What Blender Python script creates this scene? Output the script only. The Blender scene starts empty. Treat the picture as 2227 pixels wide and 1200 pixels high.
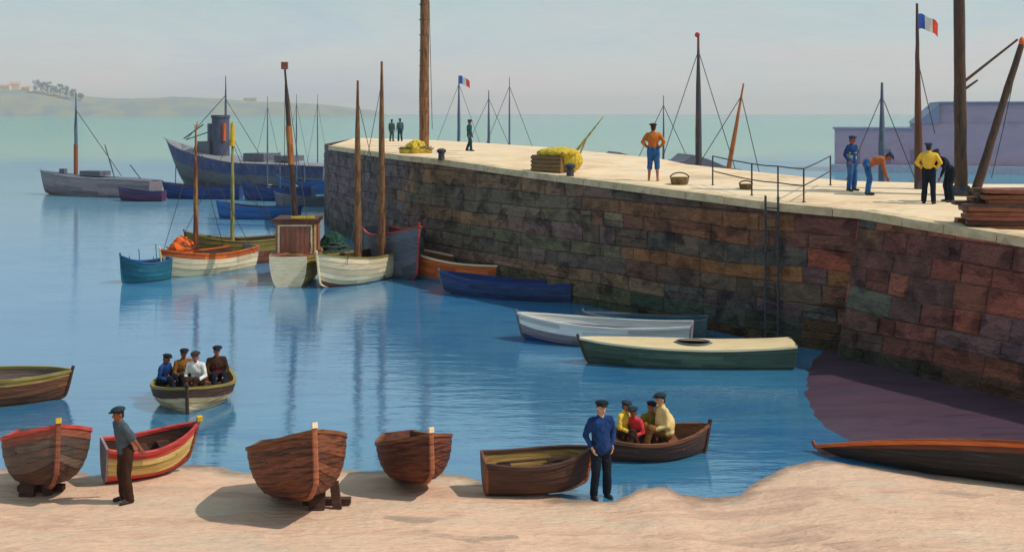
import bpy, bmesh, math, random
from mathutils import Vector, Matrix, Euler, noise
R = math.radians
random.seed(7)
# ------------------------------------------------------------------ camera, light, sky
scn = bpy.context.scene
COL = scn.collection
EYE, F, HOR, CX = 6.8, 2400.0, 246.0, 1113.5
cam_d = bpy.data.cameras.new("camera"); cam = bpy.data.objects.new("camera", cam_d); COL.objects.link(cam)
cam.location = (0, 0, EYE); cam.rotation_euler = (R(90), 0, 0)
cam_d.sensor_width = 36; cam_d.lens = 36 * F / 2227.0
cam_d.shift_y = -(600 - HOR) / 2227.0
cam_d.clip_start = .1; cam_d.clip_end = 20000
scn.camera = cam
SUN_EL, SUN_AZ = 50, -12          # azimuth measured from +X towards +Y
w = bpy.data.worlds.new("World"); scn.world = w; w.use_nodes = True
nt = w.node_tree; N = nt.nodes; LK = nt.links
bg = N['Background']
sky = N.new('ShaderNodeTexSky'); sky.sky_type = 'NISHITA'; sky.sun_disc = False
sky.sun_elevation = R(SUN_EL); sky.sun_rotation = R(90 - SUN_AZ); sky.dust_density = 4; sky.air_density = 1.2; sky.ozone_density = 2
sc = N.new('ShaderNodeVectorMath'); sc.operation = 'SCALE'; sc.inputs[3].default_value = .085
LK.new(sky.outputs[0], sc.inputs[0])
tc = N.new('ShaderNodeTexCoord')
sep = N.new('ShaderNodeSeparateXYZ'); LK.new(tc.outputs['Generated'], sep.inputs[0])
rmp = N.new('ShaderNodeValToRGB'); LK.new(sep.outputs['Z'], rmp.inputs[0])
def lin(c): return tuple(((x / 255) / 12.92 if x <= 10 else (((x / 255) + .055) / 1.055) ** 2.4) for x in c)
e = rmp.color_ramp.elements
e[0].position = 0; e[0].color = (*lin((204, 198, 198)), 1)
e[1].position = 1; e[1].color = (*lin((140, 168, 184)), 1)
for p, c in ((.03, (196, 194, 196)), (.07, (184, 192, 198)), (.12, (170, 186, 192)), (.3, (160, 180, 194))):
    q = e.new(p); q.color = (*lin(c), 1)
mp = N.new('ShaderNodeMapping'); mp.inputs['Scale'].default_value = (3.5, 3.5, 15); LK.new(tc.outputs['Generated'], mp.inputs[0])
nz = N.new('ShaderNodeTexNoise'); nz.inputs['Scale'].default_value = 1.3; nz.inputs['Detail'].default_value = 5; nz.inputs['Distortion'].default_value = .8
LK.new(mp.outputs[0], nz.inputs[0])
r2 = N.new('ShaderNodeValToRGB'); LK.new(nz.outputs['Fac'], r2.inputs[0])
e = r2.color_ramp.elements; e[0].position = .3; e[0].color = (*lin((232, 240, 250)), 1); e[1].position = .72; e[1].color = (*lin((255, 246, 244)), 1)
q = e.new(.5); q.color = (*lin((244, 250, 244)), 1)
mul = N.new('ShaderNodeMixRGB'); mul.blend_type = 'MULTIPLY'; mul.inputs[0].default_value = 1
LK.new(rmp.outputs[0], mul.inputs[1]); LK.new(r2.outputs[0], mul.inputs[2])
mp2 = N.new('ShaderNodeMapping'); mp2.inputs['Scale'].default_value = (60, 60, 420); LK.new(tc.outputs['Generated'], mp2.inputs[0])
nz2 = N.new('ShaderNodeTexNoise'); nz2.inputs['Scale'].default_value = 1; nz2.inputs['Detail'].default_value = 4; LK.new(mp2.outputs[0], nz2.inputs[0])
vv = N.new('ShaderNodeTexVoronoi'); vv.inputs['Scale'].default_value = 1; mpv = N.new('ShaderNodeMapping'); mpv.inputs['Scale'].default_value = (14, 14, 60); LK.new(tc.outputs['Generated'], mpv.inputs[0]); LK.new(mpv.outputs[0], vv.inputs[0])
nv = N.new('ShaderNodeTexNoise'); nv.inputs['Scale'].default_value = .35; LK.new(vv.outputs['Position'], nv.inputs[0]); av = N.new('ShaderNodeMath'); av.operation = 'MULTIPLY_ADD'; av.inputs[1].default_value = .5; hf = N.new('ShaderNodeMath'); hf.operation = 'MULTIPLY'; hf.inputs[1].default_value = .5; LK.new(nz2.outputs['Fac'], hf.inputs[0]); LK.new(nv.outputs['Fac'], av.inputs[0]); LK.new(hf.outputs[0], av.inputs[2])
mr = N.new('ShaderNodeMapRange'); mr.inputs[3].default_value = .9; mr.inputs[4].default_value = 1.1; LK.new(av.outputs[0], mr.inputs[0])
mul2 = N.new('ShaderNodeVectorMath'); mul2.operation = 'SCALE'; LK.new(mul.outputs[0], mul2.inputs[0]); LK.new(mr.outputs[0], mul2.inputs[3])
mx = N.new('ShaderNodeMixRGB'); mx.inputs[0].default_value = .86
LK.new(sc.outputs[0], mx.inputs[1]); LK.new(mul2.outputs[0], mx.inputs[2]); LK.new(mx.outputs[0], bg.inputs[0])
bg.inputs[1].default_value = 1.36
sd = bpy.data.lights.new("sun", 'SUN'); sd.energy = 3.3; sd.angle = R(.6); sd.color = (1, .93, .82)
so = bpy.data.objects.new("sun", sd); COL.objects.link(so)
sdir = Vector((math.cos(R(SUN_AZ)) * math.cos(R(SUN_EL)), math.sin(R(SUN_AZ)) * math.cos(R(SUN_EL)), math.sin(R(SUN_EL))))
so.rotation_euler = sdir.to_track_quat('Z', 'Y').to_euler(); so.location = (60, -20, 60)
scn.view_settings.view_transform = 'Standard'; scn.view_settings.look = 'None'; scn.view_settings.gamma = 1
scn.view_settings.exposure = 0
scn.render.engine = 'CYCLES'

# ------------------------------------------------------------------ helpers
def G(px, py, h=0.0):
    Z = F * (EYE - h) / (py - HOR); return Vector(((px - CX) * Z / F, Z, h))
def U(px, py, Z): return Vector(((px - CX) * Z / F, Z, EYE - (py - HOR) * Z / F))
def deck_h(Z): return EYE - max(1.94, min(3.07, 4.3287 - .0505 * Z))
def DK(px, py):
    dy = py - HOR; Z = 10389 / (dy + 121.2)
    if Z > 47.3: Z = 1.94 * F / dy
    return Vector(((px - CX) * Z / F, Z, deck_h(Z)))
def dabs(n, l, vec, scale, base, k):
    """brush-like dabs: a noise sampled per irregular cell, mixed with a smooth noise"""
    dn = n.new('ShaderNodeTexNoise'); dn.inputs['Scale'].default_value = scale * .9; dn.inputs['Detail'].default_value = 2; l.new(vec, dn.inputs[0])
    va = n.new('ShaderNodeVectorMath'); va.operation = 'MULTIPLY_ADD'; va.inputs[1].default_value = (.9 / scale,) * 3; l.new(dn.outputs['Color'], va.inputs[0]); l.new(vec, va.inputs[2])
    vo = n.new('ShaderNodeTexVoronoi'); vo.inputs['Scale'].default_value = scale; l.new(va.outputs[0], vo.inputs['Vector'])
    sn = n.new('ShaderNodeTexNoise'); sn.inputs['Scale'].default_value = scale * .45; sn.inputs['Detail'].default_value = 3; l.new(vo.outputs['Position'], sn.inputs[0])
    ml = n.new('ShaderNodeMath'); ml.operation = 'MULTIPLY_ADD'; ml.inputs[1].default_value = k; l.new(sn.outputs['Fac'], ml.inputs[0])
    m2 = n.new('ShaderNodeMath'); m2.operation = 'MULTIPLY'; m2.inputs[1].default_value = 1 - k; l.new(base, m2.inputs[0]); l.new(m2.outputs[0], ml.inputs[2])
    return ml.outputs[0], vo.outputs['Distance']
def M(name, *cols, sc=3.0, st=(1, 1, 1), rough=.65, bump=.35, fine=5.0, spec=.35, dist=.02, metal=0, distort=.8, world=False, tint=.0, lo=.34, hi=.66, dab=.5):
    m = bpy.data.materials.new(name); m.use_nodes = True; t = m.node_tree; n = t.nodes; l = t.links
    b = n['Principled BSDF']; b.inputs['Roughness'].default_value = rough; b.inputs['Specular IOR Level'].default_value = spec; b.inputs['Metallic'].default_value = metal
    c = n.new('ShaderNodeTexCoord'); mpn = n.new('ShaderNodeMapping'); mpn.inputs['Scale'].default_value = st
    if world:
        g = n.new('ShaderNodeNewGeometry'); l.new(g.outputs['Position'], mpn.inputs[0])
    else:
        l.new(c.outputs['Object'], mpn.inputs[0])
    a = n.new('ShaderNodeTexNoise'); a.inputs['Scale'].default_value = sc; a.inputs['Detail'].default_value = 6; a.inputs['Roughness'].default_value = .62; a.inputs['Distortion'].default_value = distort
    l.new(mpn.outputs[0], a.inputs[0])
    r = n.new('ShaderNodeValToRGB'); fac, ridge = dabs(n, l, mpn.outputs[0], sc * 2.6, a.outputs['Fac'], dab); l.new(fac, r.inputs[0]); el = r.color_ramp.elements
    k = len(cols)
    el[0].position = lo; el[0].color = (*lin(cols[0]), 1); el[1].position = hi; el[1].color = (*lin(cols[-1]), 1)
    for i in range(1, k - 1):
        q = el.new(lo + (hi - lo) * i / (k - 1)); q.color = (*lin(cols[i]), 1)
    l.new(r.outputs[0], b.inputs['Base Color'])
    f = n.new('ShaderNodeTexNoise'); f.inputs['Scale'].default_value = sc * fine; f.inputs['Detail'].default_value = 5; f.inputs['Distortion'].default_value = .4
    l.new(mpn.outputs[0], f.inputs[0])
    ad = n.new('ShaderNodeMath'); ad.operation = 'ADD'; l.new(a.outputs['Fac'], ad.inputs[0]); l.new(f.outputs['Fac'], ad.inputs[1])
    bp = n.new('ShaderNodeBump'); bp.inputs['Strength'].default_value = bump; bp.inputs['Distance'].default_value = dist
    ad3 = n.new('ShaderNodeMath'); ad3.operation = 'MULTIPLY_ADD'; ad3.inputs[1].default_value = .5; l.new(ridge, ad3.inputs[0]); l.new(ad.outputs[0], ad3.inputs[2])
    l.new(ad3.outputs[0], bp.inputs['Height']); l.new(bp.outputs[0], b.inputs['Normal'])
    return m
def vcol_mul(m, mix=1.0):
    """multiply the material's colour by the mesh colour attribute 'Col' (per stone colour)"""
    t = m.node_tree; n = t.nodes; l = t.links; b = n['Principled BSDF']
    src = b.inputs['Base Color'].links[0].from_socket
    at = n.new('ShaderNodeAttribute'); at.attribute_name = 'Col'
    x = n.new('ShaderNodeMixRGB'); x.blend_type = 'MULTIPLY'; x.inputs[0].default_value = mix
    l.new(src, x.inputs[1]); l.new(at.outputs['Color'], x.inputs[2]); l.new(x.outputs[0], b.inputs['Base Color'])
def tag(o, label=None, cat=None, group=None, kind=None):
    if label: o['label'] = label
    if cat: o['category'] = cat
    if group: o['group'] = group
    if kind: o['kind'] = kind
    return o
def empty(name, loc=(0, 0, 0), rz=0, label=None, cat=None, group=None):
    o = bpy.data.objects.new(name, None); COL.objects.link(o); o.location = loc; o.rotation_euler = (0, 0, rz); o.empty_display_size = .3
    return tag(o, label, cat, group)
def mesh_obj(name, me, parent=None):
    o = bpy.data.objects.new(name, me); COL.objects.link(o)
    if parent: o.parent = parent
    return o
class MB:
    def __init__(s): s.v = []; s.f = []; s.mi = []; s.cur = 0; s.col = None; s.cols = []
    def add(s, vs, fs):
        o = len(s.v); s.v += [tuple(p) for p in vs]
        for f in fs: s.f.append(tuple(i + o for i in f)); s.mi.append(s.cur); s.cols.append(s.col)
    def box(s, c, size, rot=None, taper=1.0):
        x, y, z = (q / 2 for q in size); vs = []
        for k in (-1, 1):
            tt = taper if k > 0 else 1
            for a, b in ((-1, -1), (1, -1), (1, 1), (-1, 1)): vs.append(Vector((a * x * tt, b * y * tt, k * z)))
        if rot is not None:
            if not isinstance(rot, Matrix): rot = Euler(rot).to_matrix()
            vs = [rot @ v for v in vs]
        c = Vector(c)
        s.add([v + c for v in vs], [(0, 3, 2, 1), (4, 5, 6, 7), (0, 1, 5, 4), (1, 2, 6, 5), (2, 3, 7, 6), (3, 0, 4, 7)])
    def tube(s, pts, rad, n=8, caps=True, wob=0):
        pts = [Vector(p) for p in pts]; m = len(pts)
        if not hasattr(rad, '__len__'): rad = [rad] * m
        rows = []; prev = None
        for i, p in enumerate(pts):
            d = (pts[min(i + 1, m - 1)] - pts[max(i - 1, 0)]).normalized()
            if prev is None: u = d.orthogonal().normalized()
            else: u = (prev - d * prev.dot(d)).normalized()
            prev = u; v = d.cross(u)
            rows.append([p + (u * math.cos(2 * math.pi * k / n) + v * math.sin(2 * math.pi * k / n)) * rad[i] * (1 + wob * random.uniform(-1, 1)) for k in range(n)])
        vs = [q for r in rows for q in r]; fs = []
        for i in range(m - 1):
            for k in range(n): fs.append((i * n + k, i * n + (k + 1) % n, (i + 1) * n + (k + 1) % n, (i + 1) * n + k))
        if caps: fs += [tuple(reversed(range(n))), tuple((m - 1) * n + k for k in range(n))]
        s.add(vs, fs)
    def ell(s, c, r, rot=None, nu=14, nv=9):
        c = Vector(c); rot = Euler(rot).to_matrix() if rot is not None and not isinstance(rot, Matrix) else rot
        vs = [Vector((0, 0, -r[2]))]
        for i in range(1, nv):
            a = -math.pi / 2 + math.pi * i / nv
            for k in range(nu):
                b = 2 * math.pi * k / nu; vs.append(Vector((r[0] * math.cos(a) * math.cos(b), r[1] * math.cos(a) * math.sin(b), r[2] * math.sin(a))))
        vs.append(Vector((0, 0, r[2])))
        if rot is not None: vs = [rot @ v for v in vs]
        fs = [(0, 1 + (k + 1) % nu, 1 + k) for k in range(nu)]
        for i in range(nv - 2):
            for k in range(nu): fs.append((1 + i * nu + k, 1 + i * nu + (k + 1) % nu, 1 + (i + 1) * nu + (k + 1) % nu, 1 + (i + 1) * nu + k))
        L = len(vs) - 1; o = 1 + (nv - 2) * nu
        fs += [(L, o + k, o + (k + 1) % nu) for k in range(nu)]
        s.add([v + c for v in vs], fs)
    def cap(s, a, b, r1, r2=None, n=12):
        a = Vector(a); b = Vector(b); r2 = r1 if r2 is None else r2
        d = (b - a); L = max(d.length, 1e-5); d = d / L
        pts = []; rad = []
        for k in (80, 55, 28): pts.append(a - d * r1 * math.sin(R(k))); rad.append(r1 * math.cos(R(k)))
        pts += [a, b]; rad += [r1, r2]
        for k in (28, 55, 80): pts.append(b + d * r2 * math.sin(R(k))); rad.append(r2 * math.cos(R(k)))
        s.tube(pts, rad, n)
    def lathe(s, prof, n=16, c=(0, 0, 0)):
        vs = []; fs = []; m = len(prof)
        for r, z in prof:
            for k in range(n): vs.append((c[0] + r * math.cos(2 * math.pi * k / n), c[1] + r * math.sin(2 * math.pi * k / n), c[2] + z))
        for i in range(m - 1):
            for k in range(n): fs.append((i * n + k, i * n + (k + 1) % n, (i + 1) * n + (k + 1) % n, (i + 1) * n + k))
        fs += [tuple(reversed(range(n))), tuple((m - 1) * n + k for k in range(n))]
        s.add(vs, fs)
    def mesh(s, name, mats, smooth=40):
        me = bpy.data.meshes.new(name); me.from_pydata(s.v, [], s.f)
        if not isinstance(mats, (list, tuple)): mats = [mats]
        for m in mats: me.materials.append(m)
        for p, i in zip(me.polygons, s.mi): p.material_index = i
        if True:
            ca = me.color_attributes.new('Col', 'FLOAT_COLOR', 'CORNER'); k = 0
            for p, c in zip(me.polygons, s.cols):
                c = c or (1, 1, 1)
                for li in p.loop_indices: ca.data[li].color = (c[0], c[1], c[2], 1)
        me.update()
        if smooth:
            me.polygons.foreach_set('use_smooth', [True] * len(me.polygons)); me.set_sharp_from_angle(angle=R(smooth))
        return me
    def build(s, name, mats, parent=None, smooth=40): return mesh_obj(name, s.mesh(name, mats, smooth), parent)
def remesh(o, voxel, smooth=3, disp=0):
    md = o.modifiers.new('r', 'REMESH'); md.mode = 'VOXEL'; md.voxel_size = voxel; md.use_smooth_shade = True
    if smooth:
        sm = o.modifiers.new('s', 'SMOOTH'); sm.iterations = smooth; sm.factor = .5
    dg = bpy.context.evaluated_depsgraph_get()
    me = bpy.data.meshes.new_from_object(o.evaluated_get(dg)); mats = list(o.data.materials)
    o.modifiers.clear(); old = o.data; nm = old.name; o.data = me; bpy.data.meshes.remove(old); me.name = nm
    me.materials.clear()
    for m in mats: me.materials.append(m)
    if disp:
        for v in me.vertices:
            p = v.co; k = noise.noise(Vector((p.x * 7, p.y * 7, p.z * 5 + 3))) + .6 * noise.noise(Vector((p.x * 18, p.y * 18, p.z * 9)))
            v.co = p + v.normal * disp * k
    me.polygons.foreach_set('use_smooth', [True] * len(me.polygons)); me.update()
    return o
def ss(a, b, x):
    t = max(0, min(1, (x - a) / (b - a))); return t * t * (3 - 2 * t)
def interp(tab, x):
    if x <= tab[0][0]: return tab[0][1]
    for (x0, y0), (x1, y1) in zip(tab, tab[1:]):
        if x <= x1: return y0 + (y1 - y0) * (x - x0) / (x1 - x0)
    return tab[-1][1]

# ------------------------------------------------------------------ setting: water
def sheet(name, xs, ys, zf, mat, smooth=60):
    b = MB(); nx = len(xs); vs = [(x, y, zf(x, y)) for y in ys for x in xs]
    fs = [(j * nx + i, j * nx + i + 1, (j + 1) * nx + i + 1, (j + 1) * nx + i) for j in range(len(ys) - 1) for i in range(nx - 1)]
    b.add(vs, fs); return b.build(name, mat, smooth=smooth)
def water_mat():
    m = bpy.data.materials.new('sea water'); m.use_nodes = True; t = m.node_tree; n = t.nodes; l = t.links; b = n['Principled BSDF']
    g = n.new('ShaderNodeNewGeometry'); sp = n.new('ShaderNodeSeparateXYZ'); l.new(g.outputs['Position'], sp.inputs[0])
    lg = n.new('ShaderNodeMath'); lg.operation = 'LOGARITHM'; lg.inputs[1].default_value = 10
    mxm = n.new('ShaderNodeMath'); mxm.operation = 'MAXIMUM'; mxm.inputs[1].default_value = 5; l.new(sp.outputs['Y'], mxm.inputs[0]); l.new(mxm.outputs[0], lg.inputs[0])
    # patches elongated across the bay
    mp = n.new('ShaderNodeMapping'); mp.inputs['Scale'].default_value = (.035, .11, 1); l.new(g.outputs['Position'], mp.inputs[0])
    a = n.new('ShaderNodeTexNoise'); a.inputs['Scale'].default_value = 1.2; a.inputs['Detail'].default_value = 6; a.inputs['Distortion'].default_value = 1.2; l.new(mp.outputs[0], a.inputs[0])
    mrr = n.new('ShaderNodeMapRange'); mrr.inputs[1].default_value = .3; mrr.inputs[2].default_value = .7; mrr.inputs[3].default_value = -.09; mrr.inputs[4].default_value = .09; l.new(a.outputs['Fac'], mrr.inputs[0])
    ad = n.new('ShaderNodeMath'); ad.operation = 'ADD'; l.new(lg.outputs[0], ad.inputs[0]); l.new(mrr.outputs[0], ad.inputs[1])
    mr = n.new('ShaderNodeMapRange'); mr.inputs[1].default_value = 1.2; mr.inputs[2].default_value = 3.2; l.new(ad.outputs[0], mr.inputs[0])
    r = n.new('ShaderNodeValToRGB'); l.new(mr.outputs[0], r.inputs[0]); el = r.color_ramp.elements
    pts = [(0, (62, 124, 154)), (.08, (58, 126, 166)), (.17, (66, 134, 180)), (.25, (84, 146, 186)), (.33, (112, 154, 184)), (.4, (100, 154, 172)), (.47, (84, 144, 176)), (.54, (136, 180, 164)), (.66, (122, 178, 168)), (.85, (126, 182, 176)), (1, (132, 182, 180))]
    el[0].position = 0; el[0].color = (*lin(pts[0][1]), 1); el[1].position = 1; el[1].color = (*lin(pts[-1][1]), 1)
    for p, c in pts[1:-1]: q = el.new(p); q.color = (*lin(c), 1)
    # small strokes of lighter / darker water
    mp2 = n.new('ShaderNodeMapping'); mp2.inputs['Scale'].default_value = (.8, 2.2, 1); l.new(g.outputs['Position'], mp2.inputs[0])
    a2 = n.new('ShaderNodeTexNoise'); a2.inputs['Scale'].default_value = 1; a2.inputs['Detail'].default_value = 7; a2.inputs['Roughness'].default_value = .65; a2.inputs['Distortion'].default_value = .7; l.new(mp2.outputs[0], a2.inputs[0])
    r2 = n.new('ShaderNodeValToRGB'); f2, rd = dabs(n, l, mp2.outputs[0], 1.1, a2.outputs['Fac'], .62); l.new(f2, r2.inputs[0]); e2 = r2.color_ramp.elements
    e2[0].position = .34; e2[0].color = (.5, .7, .92, 1); e2[1].position = .64; e2[1].color = (1.35, 1.16, 1.04, 1); q = e2.new(.47); q.color = (1, 1, 1, 1)
    mm = n.new('ShaderNodeMixRGB'); mm.blend_type = 'MULTIPLY'; mm.inputs[0].default_value = .8; l.new(r.outputs[0], mm.inputs[1]); l.new(r2.outputs[0], mm.inputs[2]); l.new(mm.outputs[0], b.inputs['Base Color'])
    b.inputs['Roughness'].default_value = .04; b.inputs['IOR'].default_value = 1.45; b.inputs['Specular IOR Level'].default_value = 1.0
    mp3 = n.new('ShaderNodeMapping'); mp3.inputs['Scale'].default_value = (.55, 2.2, 1); l.new(g.outputs['Position'], mp3.inputs[0])
    a3 = n.new('ShaderNodeTexNoise'); a3.inputs['Scale'].default_value = 1.1; a3.inputs['Detail'].default_value = 3; a3.inputs['Distortion'].default_value = .5; l.new(mp3.outputs[0], a3.inputs[0])
    a4 = n.new('ShaderNodeTexNoise'); a4.inputs['Scale'].default_value = 5; a4.inputs['Detail'].default_value = 4; l.new(mp3.outputs[0], a4.inputs[0])
    mu = n.new('ShaderNodeMath'); mu.operation = 'MULTIPLY'; mu.inputs[1].default_value = .3; l.new(a4.outputs['Fac'], mu.inputs[0])
    ad2 = n.new('ShaderNodeMath'); ad2.operation = 'ADD'; l.new(a3.outputs['Fac'], ad2.inputs[0]); l.new(mu.outputs[0], ad2.inputs[1])
    bp = n.new('ShaderNodeBump'); bp.inputs['Strength'].default_value = .27; bp.inputs['Distance'].default_value = .06; l.new(ad2.outputs[0], bp.inputs['Height']); 
    # choppy sea: its reflectance grows with the angle but never becomes a full mirror
    df = n.new('ShaderNodeBsdfDiffuse'); gl = n.new('ShaderNodeBsdfGlossy'); gl.inputs['Roughness'].default_value = .035
    l.new(mm.outputs[0], df.inputs['Color']); l.new(bp.outputs[0], df.inputs['Normal']); l.new(bp.outputs[0], gl.inputs['Normal'])
    fr_ = n.new('ShaderNodeFresnel'); fr_.inputs['IOR'].default_value = 1.42; l.new(bp.outputs[0], fr_.inputs['Normal'])
    mn = n.new('ShaderNodeMapRange'); mn.inputs[1].default_value = .02; mn.inputs[2].default_value = .27; mn.inputs[3].default_value = .05; mn.inputs[4].default_value = .6; l.new(fr_.outputs[0], mn.inputs[0])
    ms = n.new('ShaderNodeMixShader'); l.new(mn.outputs[0], ms.inputs[0]); l.new(df.outputs[0], ms.inputs[1]); l.new(gl.outputs[0], ms.inputs[2])
    l.new(ms.outputs[0], n['Material Output'].inputs['Surface']); n.remove(b)
    return m
tag(sheet('water', [-5600, -600, -60, 0, 60, 600, 5600], [-60, 10, 60, 300, 1500, 5800], lambda x, y: 0, water_mat()), kind='structure')
# seabed just so that the sea is not hollow: the beach sheet carries on under the water
SHORE = [(-900, 1030), (-300, 1028), (0, 1016), (100, 1024), (200, 1032), (300, 1022), (400, 1008), (540, 1022), (780, 1020), (1000, 1032), (1060, 1046), (1200, 1078), (1330, 1092), (1385, 1064), (1440, 1058), (1490, 1078), (1550, 1086), (1610, 1072), (1660, 1038), (1710, 1012), (1790, 1002), (1880, 1010), (2000, 1026), (2227, 1044), (2700, 1040)]
SH = [(G(a, b).x, G(a, b).y) for a, b in SHORE]
def beach_z(x, y):
    s = interp(SH, x) - y + .22 * noise.noise(Vector((x * .9, y * .9, 0))) + .1 * noise.noise(Vector((x * 3.1, y * 3.1, 4)))
    z = s * .075 if s > 0 else s * .12
    if s > 6: z = .45 + (s - 6) * .02
    return max(-3, z + .012 * noise.noise(Vector((x * 2.2, y * 5, 9))) * min(1, max(0, s)))
def BE(px, py):
    h = 0
    for _ in range(6): p = G(px, py, h); h = beach_z(p.x, p.y)
    return Vector((p.x, p.y, h))
sand = M('beach sand', (156, 138, 122), (198, 160, 136), (218, 178, 150), (206, 178, 152), (224, 188, 162), sc=.7, st=(.6, 1.6, 1), rough=.9, bump=.8, fine=11, dist=.08, dab=.6, distort=1.6, spec=.15, lo=.3, hi=.7)
def stroke_overlay(m, s=(1.2, 6, 1), k=.35, rough=False):
    t = m.node_tree; n = t.nodes; l = t.links; b = n['Principled BSDF']; src = b.inputs['Base Color'].links[0].from_socket
    g = n.new('ShaderNodeNewGeometry'); mp = n.new('ShaderNodeMapping'); mp.inputs['Scale'].default_value = s; l.new(g.outputs['Position'], mp.inputs[0])
    a = n.new('ShaderNodeTexNoise'); a.inputs['Scale'].default_value = 1; a.inputs['Detail'].default_value = 8; a.inputs['Roughness'].default_value = .7; a.inputs['Distortion'].default_value = 1.5; l.new(mp.outputs[0], a.inputs[0])
    r = n.new('ShaderNodeValToRGB'); l.new(a.outputs['Fac'], r.inputs[0]); e = r.color_ramp.elements
    e[0].position = .33; e[0].color = (.66, .62, .62, 1); e[1].position = .66; e[1].color = (1.12, 1.1, 1.08, 1); q = e.new(.48); q.color = (1, 1, 1, 1)
    x = n.new('ShaderNodeMixRGB'); x.blend_type = 'MULTIPLY'; x.inputs[0].default_value = k; l.new(src, x.inputs[1]); l.new(r.outputs[0], x.inputs[2]); l.new(x.outputs[0], b.inputs['Base Color'])
stroke_overlay(sand, (1.3, 4, 1), .3)
def wet_edge(m):
    t = m.node_tree; n = t.nodes; l = t.links; b = n['Principled BSDF']; src = b.inputs['Base Color'].links[0].from_socket
    g = n.new('ShaderNodeNewGeometry'); sp = n.new('ShaderNodeSeparateXYZ'); l.new(g.outputs['Position'], sp.inputs[0])
    a = n.new('ShaderNodeTexNoise'); a.inputs['Scale'].default_value = 1.6; a.inputs['Detail'].default_value = 4; l.new(g.outputs['Position'], a.inputs[0])
    q = n.new('ShaderNodeMath'); q.operation = 'MULTIPLY_ADD'; q.inputs[1].default_value = .07; l.new(a.outputs['Fac'], q.inputs[0]); l.new(sp.outputs['Z'], q.inputs[2])
    r = n.new('ShaderNodeMapRange'); r.inputs[1].default_value = .045; r.inputs[2].default_value = .075; r.inputs[3].default_value = .55; r.inputs[4].default_value = 1; l.new(q.outputs[0], r.inputs[0])
    v = n.new('ShaderNodeVectorMath'); v.operation = 'SCALE'; l.new(src, v.inputs[0]); l.new(r.outputs[0], v.inputs[3]); l.new(v.outputs[0], b.inputs['Base Color'])
    r2 = n.new('ShaderNodeMapRange'); r2.inputs[1].default_value = .045; r2.inputs[2].default_value = .075; r2.inputs[3].default_value = .3; r2.inputs[4].default_value = .9; l.new(q.outputs[0], r2.inputs[0]); l.new(r2.outputs[0], b.inputs['Roughness'])
wet_edge(sand)
def frange(a, b, s):
    o = []; x = a
    while x < b - 1e-6: o.append(x); x += s
    return o + [b]
tag(sheet('beach', [-60, -40, -28, -20] + frange(-15, 15, .14) + [20, 30, 60], [-40, -20, -5, 5, 10] + frange(14, 25, .12) + [28, 34, 45], beach_z, sand), kind='structure')

# ------------------------------------------------------------------ pier
FR = [(-10.7, 64.7), (-5.8, 52.0), (-4.1, 48.0), (.63, 41.5), (3.1, 38.5), (5.6, 35.3), (7.9, 32.5), (9.8, 31.0), (11.15, 28.4), (12.3, 26.3), (16, 19.6)]
END = [(-10.7, 64.7), (-11.9, 70), (-12.2, 86)]
BK = [(-12.2, 86), (-6, 79), (1, 66), (7.05, 44.5), (11.6, 38.6), (15.7, 37.6), (60, 37)]
wall_m = M('rough pier stone', (120, 108, 118), (196, 184, 172), (255, 240, 218), (206, 176, 176), sc=1.1, st=(1, 1, 1.5), rough=.88, bump=1, dist=.12, fine=9, distort=.9, spec=.2); vcol_mul(wall_m)
cream_m = M('sunlit pier paving', (196, 168, 138), (220, 190, 154), (228, 202, 168), (208, 192, 174), sc=.35, st=(1, 1, 1), rough=.9, bump=.5, fine=10, dist=.03, distort=1.5, spec=.15)
stroke_overlay(cream_m, (.7, 1.2, 1), .55)
iron = M('dark iron', (30, 32, 38), (58, 60, 66), (84, 72, 66), sc=8, rough=.6, bump=.3)
pier = empty('pier', (0, 0, 0), 0, 'long stone pier with rough blocks below a sunlit cream deck', 'pier')
PAL_L = [(112, 104, 108), (98, 92, 106), (122, 108, 118), (104, 98, 102)]
PAL_M = [(122, 112, 98), (110, 106, 94), (130, 118, 102), (106, 100, 94), (98, 102, 98), (138, 112, 90), (118, 94, 104), (100, 92, 88), (104, 104, 88)]
PAL_B = [(112, 104, 92), (104, 98, 88), (126, 88, 76), (136, 100, 74), (96, 78, 92), (82, 92, 92), (94, 84, 78), (106, 74, 72), (140, 96, 62)]
PAL_R = [(146, 86, 78), (128, 78, 72), (112, 74, 72), (98, 78, 80), (84, 74, 82), (134, 96, 80), (160, 92, 80), (74, 68, 74), (104, 84, 96)]
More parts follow.
